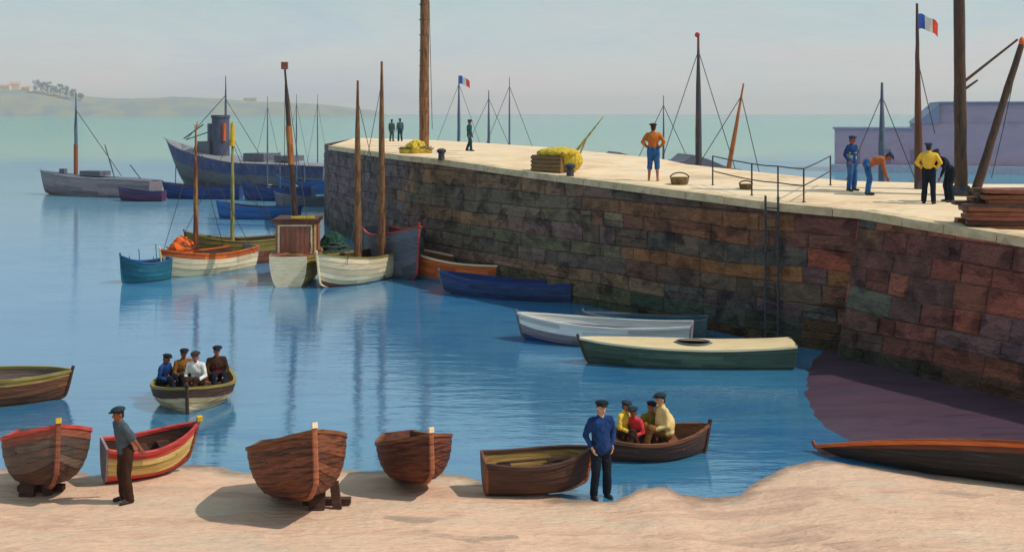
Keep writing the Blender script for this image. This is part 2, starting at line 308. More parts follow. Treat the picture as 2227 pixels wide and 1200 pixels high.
def course_wall(b, PL, topf, off=0, pal=None, hb=.46, wb=1.15, zb=-1.0, seed=0):
    rnd = random.Random(seed); P = [Vector((p[0], p[1], 0)) for p in PL]; ds = [0]
    for a, c in zip(P, P[1:]): ds.append(ds[-1] + (c - a).length)
    L = ds[-1]
    def seg(s):
        j = 0
        while j < len(P) - 2 and ds[j + 1] < s: j += 1
        return j, (s - ds[j]) / (ds[j + 1] - ds[j])
    nrms = []
    for a, c in zip(P, P[1:]):
        d = (c - a).normalized(); n_ = Vector((d.y, -d.x, 0)); nrms.append(n_ if n_.dot(Vector((-.8, -.6, 0))) > 0 else -n_)
    def pos(s):
        j, k = seg(s); p = P[j].lerp(P[j + 1], k); n_ = nrms[j]
        if k > .9 and j + 1 < len(nrms): n_ = n_.lerp(nrms[j + 1], (k - .9) * 5).normalized()
        if k < .1 and j > 0: n_ = n_.lerp(nrms[j - 1], (.1 - k) * 5).normalized()
        return p, n_
    ztop = lambda s: topf(pos(s)[0].y)
    def pt(s, z, out):
        p, n_ = pos(s); zt = ztop(s); z = z + .13 * noise.noise(Vector((s * .35, z * .8, seed))) * max(0, min(1, (zt - z) * 1.2)); p = p + n_ * (off * (zt - z) / (zt + .001) + out); return (p.x, p.y, z)
    b.col = tuple(c * 1.1 for c in lin((112, 98, 96)))
    n = max(4, int(L / .3)); vs = []
    for i in range(n + 1):
        s = L * i / n; vs += [pt(s, zb, -.02), pt(s, ztop(s) - .02, -.02)]
    b.add(vs, [(2 * i, 2 * i + 2, 2 * i + 3, 2 * i + 1) for i in range(n)])
    z = zb; zmax = max(ztop(L * i / 40) for i in range(41))
    while z < zmax - .02:
        h = hb * rnd.uniform(.75, 1.3); s = 0
        while s < L - .01:
            wd = wb * rnd.uniform(.45, 1.7)
            if L - s - wd < wb * .4: wd = L - s
            s1 = min(L, s + wd); g = .012
            t0 = min(z + h, ztop(s) - .012); t1 = min(z + h, ztop(s1) - .012)
            if min(t0, t1) - z > .06:
                out = rnd.uniform(.008, .05); i_ = .035
                jit = lambda: rnd.uniform(-.02, .02)
                q = [pt(s + g, z + g, 0), pt(s1 - g, z + g, 0), pt(s1 - g, t1 - g, 0), pt(s + g, t0 - g, 0),
                     pt(s + g + i_ + jit(), z + g + i_ + jit(), out + jit() * .6), pt(s1 - g - i_ + jit(), z + g + i_ + jit(), out + jit() * .6), pt(s1 - g - i_ + jit(), t1 - g - i_ + jit(), out + jit() * .6), pt(s + g + i_ + jit(), t0 - g - i_ + jit(), out + jit() * .6)]
                mid = pt((s + s1) / 2, z, 0); x = mid[0] + rnd.uniform(-1.2, 1.2)
                pl = pal or (PAL_L if x < -4.6 else PAL_M if x < 3.6 else PAL_B if x < 9.4 else PAL_R)
                idx = int(rnd.random() * len(pl)); big = pl[int((noise.noise(Vector((mid[0] * .33 + mid[1] * .3, z * .7, 7))) + .5) * 9) % len(pl)]
                f_ = (noise.noise(Vector((mid[0] * .3 + mid[1] * .27, z * .55, 7))) + .5) * (len(pl) - 1) * 1.6; a_ = int(f_); t_ = f_ - a_
                sm = Vector(lin(pl[a_ % len(pl)])).lerp(Vector(lin(pl[(a_ + 1) % len(pl)])), ss(0, 1, t_))
                c = (Vector(lin(pl[idx])) * .2 + sm * .8) * 1.38 * rnd.uniform(.88, 1.12)
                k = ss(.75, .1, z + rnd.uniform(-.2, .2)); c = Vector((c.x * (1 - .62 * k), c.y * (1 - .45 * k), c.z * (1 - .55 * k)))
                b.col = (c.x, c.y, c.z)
                if rnd.random() < .3 and wd > .5:
                    mixp = lambda a, c, k: tuple(a[i] * (1 - k) + c[i] * k for i in range(3)); kk = rnd.uniform(.4, .6)
                    lo_ = [q[0], q[1], mixp(q[1], q[2], kk), mixp(q[0], q[3], kk), q[4], q[5], mixp(q[5], q[6], kk - .07), mixp(q[4], q[7], kk - .07)]
                    b.add(lo_, [(4, 5, 6, 7), (0, 1, 5, 4), (1, 2, 6, 5), (2, 3, 7, 6), (3, 0, 4, 7)]); u_ = rnd.uniform(.75, 1.25); b.col = (c.x * u_, c.y * u_, c.z * u_)
                    q = [mixp(q[0], q[3], kk), mixp(q[1], q[2], kk), q[2], q[3], mixp(q[4], q[7], kk + .07), mixp(q[5], q[6], kk + .07), q[6], q[7]]
                b.add(q, [(4, 5, 6, 7), (0, 1, 5, 4), (1, 2, 6, 5), (2, 3, 7, 6), (3, 0, 4, 7)])
            s = s1
        z += h
b = MB()
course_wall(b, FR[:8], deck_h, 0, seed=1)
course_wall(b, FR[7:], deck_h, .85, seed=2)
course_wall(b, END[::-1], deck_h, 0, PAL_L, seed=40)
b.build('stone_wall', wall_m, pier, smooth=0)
# side of the battered part
b = MB()
d = (Vector(FR[8]) - Vector(FR[7])).normalized(); nr = Vector((d.y, -d.x)); nr = nr if nr.x < 0 else -nr
t = Vector(FR[7]); rnd = random.Random(5); z = -1
zt = deck_h(t.y)
while z < zt - .03:
    h = min(rnd.uniform(.3, .55), zt - z - .005); k0 = (zt - z) / zt * .85; k1 = (zt - z - h) / zt * .85
    c = Vector(lin(rnd.choice(PAL_R))) * 1.5; b.col = tuple(c)
    q = [(t.x, t.y, z), (t.x + nr.x * k0, t.y + nr.y * k0, z), (t.x + nr.x * k1, t.y + nr.y * k1, z + h), (t.x, t.y, z + h)]
    q2 = [(x - d.x * .05, y - d.y * .05, zz) for x, y, zz in q]
    b.add(q + q2, [(4, 5, 6, 7), (0, 1, 5, 4), (1, 2, 6, 5), (2, 3, 7, 6), (3, 0, 4, 7)]); z += h
b.build('buttress_edge', wall_m, pier, smooth=0)
# back wall (plain), deck
b = MB()
for i in range(len(BK) - 1):
    A, Bq = BK[i], BK[i + 1]
    b.add([(A[0], A[1], -1), (Bq[0], Bq[1], -1), (Bq[0], Bq[1], deck_h(Bq[1]) - .02), (A[0], A[1], deck_h(A[1]) - .02)], [(0, 1, 2, 3)])
b.col = (.3, .28, .3)
b.build('seaward_wall', wall_m, pier, smooth=0)
def resample(pl, n):
    P = [Vector((*p, 0)) for p in pl]; ds = [0]
    for a, c in zip(P, P[1:]): ds.append(ds[-1] + (c - a).length)
    out = []
    for i in range(n):
        s = ds[-1] * i / (n - 1); j = 0
        while j < len(ds) - 2 and ds[j + 1] < s: j += 1
        k = (s - ds[j]) / (ds[j + 1] - ds[j]); out.append(P[j].lerp(P[j + 1], k))
    return out
# deck: match front stations to back stations
NF = 90
fr = resample(FR + [(60, 19.4)], NF); 
front = [Vector((*p, 0)) for p in FR]
pairs = [((-10.7, 64.7), (-12.2, 86)), ((-5.8, 52.0), (-6, 79)), ((-4.1, 48), (-2.5, 72.5)), ((.63, 41.5), (2.1, 62)), ((3.1, 38.5), (4.4, 53.7)), ((5.6, 35.3), (7.05, 44.5)), ((7.9, 32.5), (9.3, 41.5)), ((9.8, 31.0), (11.6, 38.6)), ((11.15, 28.4), (15.7, 37.6)), ((12.3, 26.3), (25, 37.45)), ((16, 19.6), (38, 37.3)), ((60, 19.4), (60, 37))]
b = MB(); K = 10; rows = []
fine = []
for (f0, b0), (f1, b1) in zip(pairs, pairs[1:]):
    for j in range(8): fine.append((Vector(f0).lerp(Vector(f1), j / 8), Vector(b0).lerp(Vector(b1), j / 8)))
fine.append((Vector(pairs[-1][0]), Vector(pairs[-1][1])))
vs = []
for f_, b_ in fine:
    for k in range(K + 1):
        p = f_.lerp(b_, k / K); ed = .0 if k in (0, K) else .02 * noise.noise(Vector((p.x, p.y, 0)))
        vs.append((p.x, p.y, deck_h(p.y) + .012 + ed))
fs = [(i * (K + 1) + k, (i + 1) * (K + 1) + k, (i + 1) * (K + 1) + k + 1, i * (K + 1) + k + 1) for i in range(len(fine) - 1) for k in range(K)]
b.add(vs, fs); b.build('deck', cream_m, pier)
# coping stones along the edge
b = MB(); rnd = random.Random(3); cop_m = M('coping stone', (168, 146, 118), (202, 178, 142), (214, 194, 160), sc=2, rough=.85, bump=.6, spec=.15)
for i in range(len(FR) - 1):
    A = Vector((*FR[i], 0)); Bq = Vector((*FR[i + 1], 0)); d = Bq - A; L = d.length; d /= L; nrm = Vector((d.y, -d.x, 0)); nrm = nrm if nrm.x < 0 else -nrm
    s = 0
    while s < L - .05:
        wd = min(rnd.uniform(.9, 1.7), L - s)
        if L - s - wd < .4: wd = L - s
        p0 = A + d * (s + .012); p1 = A + d * (s + wd - .012); q = []
        ht = .035 + rnd.uniform(-.008, .012)
        for zz in (-.2, ht):
            for p, o in ((p0, .09), (p1, .09), (p1, -.5), (p0, -.5)):
                w_ = p + nrm * (o - (.02 if zz > 0 and o > 0 else 0)); q.append((w_.x, w_.y, deck_h(p.y) + zz))
        b.add(q, [(0, 3, 2, 1), (4, 5, 6, 7), (0, 1, 5, 4), (1, 2, 6, 5), (2, 3, 7, 6), (3, 0, 4, 7)]); s += wd
b.build('coping', cop_m, pier, smooth=0)
# iron ladder in a dark groove
lp = Vector((7.75, 32.62, 0)); ld = (Vector((9.8, 31.0, 0)) - Vector((7.9, 32.5, 0))).normalized(); ln = Vector((-.62, -.78, 0)).normalized()
b = MB(); zt = deck_h(32.5)
for s in (-.2, .2):
    o = lp + ld * s + ln * .16; b.tube([(o.x, o.y, -.5), (o.x, o.y, zt + .25)], .035)
for k in range(18):
    z = -.2 + k * .28
    if z < zt: b.tube([tuple(lp + ld * -.2 + ln * .16 + Vector((0, 0, z))), tuple(lp + ld * .2 + ln * .16 + Vector((0, 0, z)))], .022)
b.build('iron_ladder', iron, pier)
# dark purple sloping sheet between the battered wall and the beach
ramp_m = M('dark purple ramp', (50, 36, 46), (66, 48, 60), (78, 56, 70), (54, 48, 68), sc=.6, st=(.5, 2.2, 1), rough=.42, bump=.5, fine=9, spec=.4, distort=1.4)
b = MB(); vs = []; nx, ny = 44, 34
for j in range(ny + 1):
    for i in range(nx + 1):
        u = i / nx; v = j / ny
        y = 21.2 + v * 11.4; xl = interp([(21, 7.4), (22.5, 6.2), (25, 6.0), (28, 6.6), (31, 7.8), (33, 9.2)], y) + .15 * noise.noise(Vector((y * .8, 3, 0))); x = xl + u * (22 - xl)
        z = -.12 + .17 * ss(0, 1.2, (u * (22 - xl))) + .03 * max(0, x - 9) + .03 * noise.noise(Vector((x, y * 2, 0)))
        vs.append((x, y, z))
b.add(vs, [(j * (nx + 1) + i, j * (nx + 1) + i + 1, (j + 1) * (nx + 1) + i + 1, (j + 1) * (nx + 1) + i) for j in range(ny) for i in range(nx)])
tag(b.build('purple_ramp', ramp_m), kind='structure')
# ------------------------------------------------------------------ boats
def hull_fn(L, B, D, tw, bow, stern, full=2.2, forefoot=.25, rake=.05, ex=.5):
    def width(t):
        if t < .5: return B / 2 * (tw + (1 - tw) * math.sin(math.pi / 2 * t / .5))
        return B / 2 * max(0, 1 - ((t - .5) / .5) ** full) ** .85
    def sheer(t): return D + (bow * ((t - .4) / .6) ** 2 if t > .4 else stern * ((.4 - t) / .4) ** 2)
    def keel(t): return D * forefoot * ((t - .72) / .28) ** 2 if t > .72 else 0
    def P(t, v, off=0):
        w_ = width(t); ee = ex + .55 * ss(.55, 1, t)
        x = w_ * max(0, math.sin(math.pi / 2 * v)) ** ee; zz = (1 - math.cos(math.pi / 2 * v)) ** .85
        z = keel(t) + (sheer(t) - keel(t)) * zz
        y = -L / 2 + L * t + L * rake * (v - .5) * ss(.6, 1, t) - L * .02 * (v) * ss(.3, 0, t)
        return Vector((max(0, x + off) if t < .995 else off, y, z))
    return P, width, sheer, keel
def boat(name, label, cat, loc, heading, L, B, D, cols, draft=.2, tw=.6, bow=.35, stern=.1, full=2.2, rake=.05, forefoot=.25, roll=0, pitch=0, band=0, thwarts=3, deck=None, oars=0, group=None, strakes=7, top=0, ex=.5, th=.03, floor=True, keelbar=True):
    """cols: outer, inner, rim, bottom, stem, transom, deck"""
    root = empty(name, loc, 0, label, cat, group); root.rotation_euler = Euler((R(pitch), R(roll), heading), 'XYZ')
    P, W, S, K = hull_fn(L, B, D, tw, bow, stern, full, forefoot, rake, ex); NS = 30
    dz = Vector((0, 0, -draft))
    b = MB()
    for sgn in (1, -1):
        for s in range(strakes):
            v0, v1 = s / strakes, (s + 1) / strakes; vs = []
            for i in range(NS + 1):
                t = i / NS
                for v, o in ((v0, .012 * (s > 0)), (v1, 0)):
                    p = P(t, v, o) + dz; vs.append((p.x * sgn, p.y, p.z))
            fs = [(2 * i, 2 * i + 2, 2 * i + 3, 2 * i + 1) for i in range(NS)]
            if sgn < 0: fs = [tuple(reversed(f)) for f in fs]
            b.cur = 1 if s < band else (2 if s >= strakes - top else 0); b.add(vs, fs)
            j0 = random.randint(6, 16); j1 = j0 + random.randint(6, 12); tn = [random.uniform(.66, 1.2) for _ in range(3)]
            for i in range(NS): g_ = tn[0 if i < j0 else 1 if i < j1 else 2]; b.cols[len(b.cols) - NS + i] = (g_, g_ * random.uniform(.97, 1.01), g_ * .98)
        # inner skin
        b.cur = 3; b.col = None; vs = []; NV = 8
        for i in range(NS + 1):
            t = min(i / NS, .985)
            for k in range(NV + 1):
                p = P(t, k / NV, 0) + dz; x = max(0, p.x - th); z = p.z + (th if k < NV else 0) * (1 if k < NV - 1 else 0); yy = p.y + (th if i == 0 else 0)
                vs.append((x * sgn, yy, z))
        fs = [(i * (NV + 1) + k, i * (NV + 1) + k + 1, (i + 1) * (NV + 1) + k + 1, (i + 1) * (NV + 1) + k) for i in range(NS) for k in range(NV)]
        if sgn < 0: fs = [tuple(reversed(f)) for f in fs]
        b.add(vs, fs)
    b.build('hull', [cols['outer'], cols.get('bottom', cols['outer']), cols.get('top', cols['outer']), cols['inner']], root, smooth=35)
    # gunwale rim
    b = MB()
    for sgn in (1, -1):
        vs = []
        for i in range(NS + 1):
            t = i / NS; p = P(t, 1) + dz
            o = .028; zz = .03
            for dx, dzz in ((o, -.03), (o, zz), (-th - .012, zz), (-th - .012, -.03)): vs.append((max(0.0, p.x + dx) * sgn, p.y + (.02 if i == NS else 0), p.z + dzz))
        fs = []
        for i in range(NS):
            for k in range(4): fs.append((i * 4 + k, i * 4 + (k + 1) % 4, (i + 1) * 4 + (k + 1) % 4, (i + 1) * 4 + k))
        if sgn > 0: fs = [tuple(reversed(f)) for f in fs]
        b.add(vs, fs)
    b.build('gunwale', cols.get('rim', cols['outer']), root, smooth=35)
    # transom
    if tw > .02:
        b = MB(); ring = []; NV = 10
        for k in range(NV + 1): p = P(0, k / NV) + dz; ring.append((p.x + .014, p.y))
        pts = [P(0, k / NV) + dz for k in range(NV + 1)]
        out = [Vector((p.x + .014, p.y - .0, p.z + (.035 if k == NV else 0))) for k, p in enumerate(pts)]
        loop = out + [Vector((-p.x, p.y, p.z)) for p in reversed(out)]
        n = len(loop); vs = [(p.x, p.y - .022, p.z) for p in loop] + [(p.x, p.y + .02, p.z) for p in loop]
        fs = [tuple(range(n)), tuple(reversed(range(n, 2 * n)))] + [(k, k + n, (k + 1) % n + n, (k + 1) % n) for k in range(n)]
        b.add(vs, fs); b.build('transom', cols.get('transom', cols['outer']), root, smooth=30)
    # stem post and keel
    b = MB(); pts = [P(1, v / 8) + dz for v in range(9)]
    pts = [Vector((0, p.y + .012, p.z)) for p in pts]; pts.append(pts[-1] + Vector((0, L * rake * .1 + .015, .11)))
    b.tube(pts, .044, 6)
    st_o = b.build('stem', cols.get('stem', cols['outer']), root, smooth=0)
    if 'head' in cols: b = MB(); b.box(pts[-1] + Vector((0, 0, -.02)), (.085, .095, .09)); b.build('stem_head', cols['head'], st_o, smooth=0)
    if keelbar:
        b = MB(); ks = [P(i / 12 * .99, 0) + dz for i in range(13)]
        b.tube([k_ + Vector((0, 0, -.015)) for k_ in ks] + [pts[0]], .042, 6)
        b.build('keel', cols.get('stem', cols['outer']), root, smooth=0)
    if floor and not deck:
        b = MB(); vs = []
        zf = D * .2 - draft; ys = []
        for i in range(2, 26):
            t = i / NS; bw = 0
            for k in range(20):
                p = P(t, k / 20)
                if p.z > D * .2: bw = max(0, p.x - th - .01); break
            vs += [(-bw, -L / 2 + L * t, zf), (bw, -L / 2 + L * t, zf)]
        b.add(vs, [(2 * i, 2 * i + 1, 2 * i + 3, 2 * i + 2) for i in range(23)]); b.build('floorboards', cols['inner'], root)
    for k in range(thwarts if not deck else 0):
        t = .2 + .5 * k / max(1, thwarts - 1); zz = S(t) * .68 - draft; hw = 0
        for q in range(20):
            p = P(t, q / 20)
            if p.z - draft > zz: hw = p.x - th - .004; break
        b = MB(); b.box((0, -L / 2 + L * t, zz), (hw * 2, .22, .035)); b.build('thwart', cols.get('seat', cols['inner']), root, smooth=0)
    if deck:
        ta, tb, wk = deck; b = MB(); vs = []; lip = []
        for i in range(NS + 1):
            t = i / NS; p = P(min(t, .99), 1) + dz; wx = max(0, p.x - .02)
            wi = wx * wk * math.sqrt(max(0, 1 - ((t - (ta + tb) / 2) / ((tb - ta) / 2)) ** 2)) if ta < t < tb else 0
            camb = .05 * B
            for s in (-1, 1):
                for k in range(4):
                    x = wi + (wx - wi) * k / 3; vs.append((s * x, p.y, p.z + .012 + camb * (1 - (x / (wx + .001)) ** 2) * min(1, wx)))
        fs = []
        for i in range(NS):
            for s in (0, 1):
                for k in range(3):
                    a = i * 8 + s * 4 + k; f = (a, a + 1, a + 9, a + 8); fs.append(f if s else tuple(reversed(f)))
        b.add(vs, fs); b.build('deck', cols['deck'], root, smooth=50)
        b = MB()
        pts = []
        for q in range(29):
            an = 2 * math.pi * q / 28; t = (ta + tb) / 2 + (tb - ta) / 2 * .98 * math.cos(an); p = P(t, 1) + dz; pts.append((max(0, p.x - .02) * wk * math.sin(an), p.y, p.z + .08))
        b.tube(pts, .022, 6); b.build('coaming', cols.get('coam', cols.get('rim', cols['outer'])), root)
    if oars:
        for k in range(oars):
            s = -1 if k % 2 else 1; b = MB(); x = s * B * .18
            b.tube([(x, -L * .38, D * .72 - draft + .05), (x, L * .2, D * .78 - draft + .06)], .022); b.box((x, L * .27, D * .79 - draft + .06), (.14, L * .16, .016))
            b.build('oar', cols.get('seat', cols['inner']), root)
    root['_d'] = 0; del root['_d']
    return root, (P, W, S, K, draft, L)
def mast(root, y, h, r, mat, x=0, z0=0, lean=(0, 0), topper=None, tmat=None, rope=None, stays=(), name='mast', band=None, bandmat=None, n=10):
    b = MB(); pts = []; rad = []
    for k in range(9):
        u = k / 8; pts.append((x + lean[0] * u + random.uniform(-.012, .012) * h / 8, y + lean[1] * u, z0 + h * u)); rad.append(r * (1 - .38 * u) * (1 - .55 * ss(.62, 1, u)))
    b.tube(pts, rad, n, wob=.06); mo = b.build(name, mat, root)
    tp = Vector((x + lean[0], y + lean[1], z0 + h))
    if band:
        b = MB(); a0, a1 = band; b.tube([(x + lean[0] * a0, y + lean[1] * a0, z0 + h * a0), (x + lean[0] * a1, y + lean[1] * a1, z0 + h * a1)], r * 1.02, n); b.build('mast_band', bandmat, mo)
    if topper == 'flag':
        b = MB(); b.ell(tp + Vector((.04, 0, .02)), (r * .9, r * .6, r * 1.3)); b.build('mast_cap', tmat, mo)
    if stays:
        b = MB()
        for q in stays: b.tube([tuple(Vector((x + lean[0] * q[3], y + lean[1] * q[3], z0 + h * q[3]))), (q[0], q[1], q[2])], .014 if len(q) < 5 else q[4], 5)
        b.build('rigging', rope, root)
    return mo, tp
rope = M('tarred rope', (48, 46, 44), (84, 76, 66), sc=9)
def wood(name, *c, **k):
    k.setdefault('sc', 2.2); k.setdefault('st', (1.3, .5, 10)); k.setdefault('bump', .55); k.setdefault('rough', .6); k.setdefault('distort', .5); m = M(name, *c, **k); vcol_mul(m); return m
dark_w = wood('dark tarred planks', (34, 22, 18), (62, 38, 30), (84, 52, 38), (48, 30, 28))
brn_w = wood('brown planks', (62, 34, 22), (108, 62, 38), (134, 82, 48), (84, 48, 34))
red_w = wood('reddish brown planks', (98, 50, 34), (150, 86, 58), (176, 104, 72), (116, 62, 42))
och_w = wood('ochre boards', (112, 84, 40), (160, 126, 62), (186, 150, 88))
cream_p = wood('cream paint', (206, 178, 138), (232, 208, 168), (240, 222, 190), bump=.4)
cream_y = wood('straw yellow paint', (178, 142, 62), (206, 178, 108), (226, 206, 150), bump=.4)
grey_p = wood('grey paint', (104, 100, 104), (134, 130, 132), (150, 148, 150), bump=.4)
slate_p = wood('slate grey paint', (70, 72, 84), (96, 98, 108), (116, 114, 122), bump=.4)
mauve_p = wood('mauve grey paint', (104, 94, 104), (130, 118, 124), (150, 138, 140), bump=.4)
navy_p = wood('navy paint', (14, 34, 78), (24, 54, 112), (34, 74, 140), bump=.4)
blue_p = wood('harbour blue paint', (16, 62, 118), (30, 88, 150), (44, 108, 160), bump=.4)
teal_p = wood('teal paint', (10, 66, 88), (20, 92, 112), (36, 118, 130), bump=.4)
green_p = wood('olive green paint', (42, 58, 50), (60, 80, 66), (82, 98, 78), (50, 66, 60), bump=.4)
olive_p = wood('mustard olive paint', (98, 84, 36), (134, 118, 56), (160, 142, 70), bump=.4)
red_p = wood('red paint', (140, 34, 38), (186, 58, 52), (204, 92, 78), bump=.4)
orange_p = wood('orange paint', (176, 72, 24), (206, 96, 34), (222, 122, 58), bump=.5)
rust_p = wood('rust brown paint', (98, 48, 34), (132, 72, 52), (150, 90, 66), bump=.5)
white_p = wood('off white paint', (190, 182, 176), (214, 206, 198), (226, 222, 214), bump=.35)
yel_p = M('yellow paint', (190, 146, 24), (222, 184, 52), sc=5)
mast_br = M('brown mast wood', (58, 34, 22), (96, 60, 36), (142, 98, 58), (70, 46, 34), sc=3, st=(3, 3, .5), bump=.7, rough=.55)
mast_dk = M('dark mast wood', (30, 30, 36), (54, 44, 40), (84, 56, 36), (36, 38, 46), sc=3, st=(3, 3, .5), bump=.9, rough=.5)
mast_bl = M('blue grey mast', (56, 70, 92), (84, 98, 116), (104, 110, 122), sc=3, st=(3, 3, .5), bump=.5)
mast_or = M('orange brown mast', (116, 62, 28), (164, 98, 46), (194, 134, 76), sc=3, st=(3, 3, .5), bump=.6)
mast_ol = M('ochre and teal mast', (52, 72, 66), (120, 118, 62), (168, 156, 84), (62, 92, 88), sc=2, st=(3, 3, .6), bump=.6)
net_g = M('dark green net', (12, 44, 38), (24, 66, 52), (46, 84, 60), sc=6, bump=1, rough=.9)
net_y = M('yellow ochre net', (136, 112, 30), (196, 166, 44), (222, 196, 84), sc=6, bump=1, rough=.9)
net_o = M('orange net', (196, 70, 18), (226, 98, 30), (238, 128, 54), sc=6, bump=1, rough=.9)
net_b = M('brown net', (72, 56, 36), (110, 90, 58), (138, 116, 78), sc=6, bump=1, rough=.9)
def two(bx, by, sx, sy):
    """bow and stern waterline pixels -> centre, heading, length"""
    A = G(bx, by); S_ = G(sx, sy); d = A - S_; return (A + S_) / 2, math.atan2(d.y, d.x) - math.pi / 2, d.length
def heap(name, c, r, mat, label, cat, parent=None, seed=0, group=None, n=12, rz=0):
    """a pile of netting: overlapping folds remeshed into one surface, with cord coils"""
    rnd = random.Random(seed); b = MB()
    for k in range(n):
        a = rnd.uniform(0, 6.28); q = rnd.uniform(0, .8); s = rnd.uniform(.25, .5)
        b.ell((math.cos(a) * q * r[0] * .7, math.sin(a) * q * r[1] * .7, r[2] * (.15 + .55 * (1 - q) * rnd.uniform(.7, 1.1))), (r[0] * s, r[1] * s, r[2] * s * .9), (0, 0, rnd.uniform(0, 3)))
    b.ell((0, 0, r[2] * .2), (r[0] * .85, r[1] * .85, r[2] * .5))
    o = b.build(name, mat, parent); remesh(o, min(r) * .09, 2, min(r) * .12)
    o.location = c; o.rotation_euler = (0, 0, rz)
    b = MB()
    for k in range(4):
        pts = []; a0 = rnd.uniform(0, 6); q = rnd.uniform(.45, .9)
        for i in range(13):
            a = a0 + i * .35; pts.append((math.cos(a) * r[0] * q, math.sin(a) * r[1] * q, r[2] * (1.05 - q * .75) + .03 * math.sin(i * 2 + k)))
        b.tube(pts, max(.012, min(r) * .05), 5)
    b.build('cord', rope, o)
    if not parent: tag(o, label, cat, group)
    return o
# ---- moored group, left to right
c, hd, L = two(345, 612, 285, 622)
W_ = lambda base, extra: dict(base, **extra)
def moor(name, label, px, py, heading_deg, L, B, D, cols, **k):
    p = G(px, py); return boat(name, label, 'boat', (p.x, p.y, 0), R(heading_deg), L, B, D, cols, **k)
# heading 0 = bow away from camera (+Y); 180 = bow towards camera; 90 = bow to the left (-X); -90 = bow right
r0, h0 = moor('fishing_boat', 'teal open boat moored at the left end of the cluster', 316, 612, 130, 1.9, 1.1, .95, dict(outer=teal_p, inner=dark_w, rim=blue_p), draft=.18, tw=.55, bow=.35, thwarts=2, band=1)
b = MB()
for x, y, h in ((-.3, -.4, 1.5), (.2, .1, 1.3), (.45, -.6, .9), (-.1, .6, 1.1)): b.tube([(x, y, .1), (x + .1, y + .05, h)], .018, 6)
b.build('stake', teal_p, r0)
r1, h1 = moor('fishing_boat', 'cream sided boat with red rim, brown mast and white pennant at its top', 450, 592, 142, 4.4, 1.9, 1.05, dict(outer=cream_p, inner=dark_w, rim=orange_p, transom=grey_p, stem=cream_p, bottom=red_w, top=orange_p), draft=.2, tw=.65, bow=.35, top=1, band=1, thwarts=3)
mz = (560 - 288) / F * G(0, 596).y
_, tp = mast(r1, .35, 5.9, .12, M('red brown mast', (78, 30, 18), (116, 54, 30), (168, 132, 66), sc=2, st=(3, 3, .5), bump=.6), x=.3, z0=.2, stays=((-.9, -1.8, .7, .9), (.9, -1.6, .7, .9), (0, 2.2, 1.0, .9)), rope=rope)
b = MB(); b.ell(tp + Vector((.02, 0, .12)), (.1, .03, .12)); b.build('pennant', white_p, r1); b = MB(); b.tube([tp + Vector((-.05, 0, .05)), tp + Vector((-.12, 0, .35))], [.05, .01]); b.build('mast_tip', orange_p, r1)
heap('net_heap', U(395, 552, 46.5) + Vector((0, 0, -.05)), (.75, .5, .8), net_o, 'bright orange net heaped in the bow of the brown masted boat', 'fishing net', seed=3)
r2, h2 = moor('fishing_boat', 'brown and olive boat with ochre mast behind the cream sided boat', 520, 572, 118, 4.6, 1.9, 1.25, dict(outer=rust_p, inner=dark_w, rim=olive_p, deck=rust_p, top=olive_p), draft=.2, tw=.5, bow=.5, top=2)
mast(r2, .3, 6.2, .1, mast_ol, z0=.2, stays=((-.8, -1.7, 1, .9), (.8, -1.7, 1, .85), (0, 2.4, 1.5, .9), (.3, -2.2, 1, .6)), rope=rope)
tpz = 6.4
b = MB(); b.tube([(0, .3, 5.3), (0, .3, 6.35)], [.13, .09], 9); b.build('furled_pennant', yel_p, r2)
heap('net_heap', U(490, 546, G(0, 570).y - .4), (.8, .5, .4), net_b, 'brown net heaped in the olive boat with the ochre mast', 'fishing net', seed=5)
# boat with wheelhouse
r3, h3 = moor('fishing_boat', 'straw yellow boat with tall brown wheelhouse and leaning dark mast', 646, 606, 2, 4.2, 2.0, 1.25, dict(outer=cream_y, inner=dark_w, rim=olive_p, deck=rust_p, top=olive_p, stem=yel_p, transom=cream_p), draft=.2, tw=.72, bow=.3, deck=(.2, .35, .4), top=2)
cab_m = wood('faded tan red boards', (124, 76, 60), (154, 100, 80), (172, 122, 98), st=(8, 8, .6))
b = MB(); b.box((0, .3, 1.65), (1.6, 1.5, 1.4)); cab = b.build('wheelhouse', cab_m, r3, smooth=0)
b = MB(); b.box((0, .3, 2.42), (1.8, 1.75, .16)); b.build('roof', wood('brown roof', (70, 38, 28), (104, 60, 42)), cab, smooth=0)
b = MB(); b.box((.3, -.4, 2.55), (.95, .2, .09)); b.build('roof_plank', yel_p, cab, smooth=0)
pan_m = wood('red brown door boards', (122, 70, 54), (148, 92, 72), (166, 108, 86), st=(10, 1, .8))
b = MB()
for k in range(6): b.box((-.5 + k * .2, -.47, 1.65), (.185, .05, 1.04 + .01 * (k % 2)))
wn = b.build('door', pan_m, cab, smooth=0)
b = MB()
for dx, dz_, w2, h2_ in ((-.66, 0, .08, 1.2), (.66, 0, .06, 1.2), (0, .58, 1.24, .06)): b.box((dx, -.475, 1.65 + dz_), (w2, .08, h2_))
b.build('frame', cream_p, wn, smooth=0)
b = MB(); b.box((.8, -.46, 1.65), (.06, .06, 1.3)); b.build('corner_post', cream_y, cab, smooth=0)
mast(r3, .2, 6.35, .13, mast_dk, x=-.12, z0=2.45, lean=(-.42, 0), rope=rope, stays=((.9, -2.0, 1.3, .95), (-.9, 2.1, 1.5, .95)), band=(.35, .6), bandmat=mast_or)
b = MB(); b.box((-.54, .2, 8.75), (.26, .2, .3)); b.build('masthead', rust_p, r3, smooth=0)
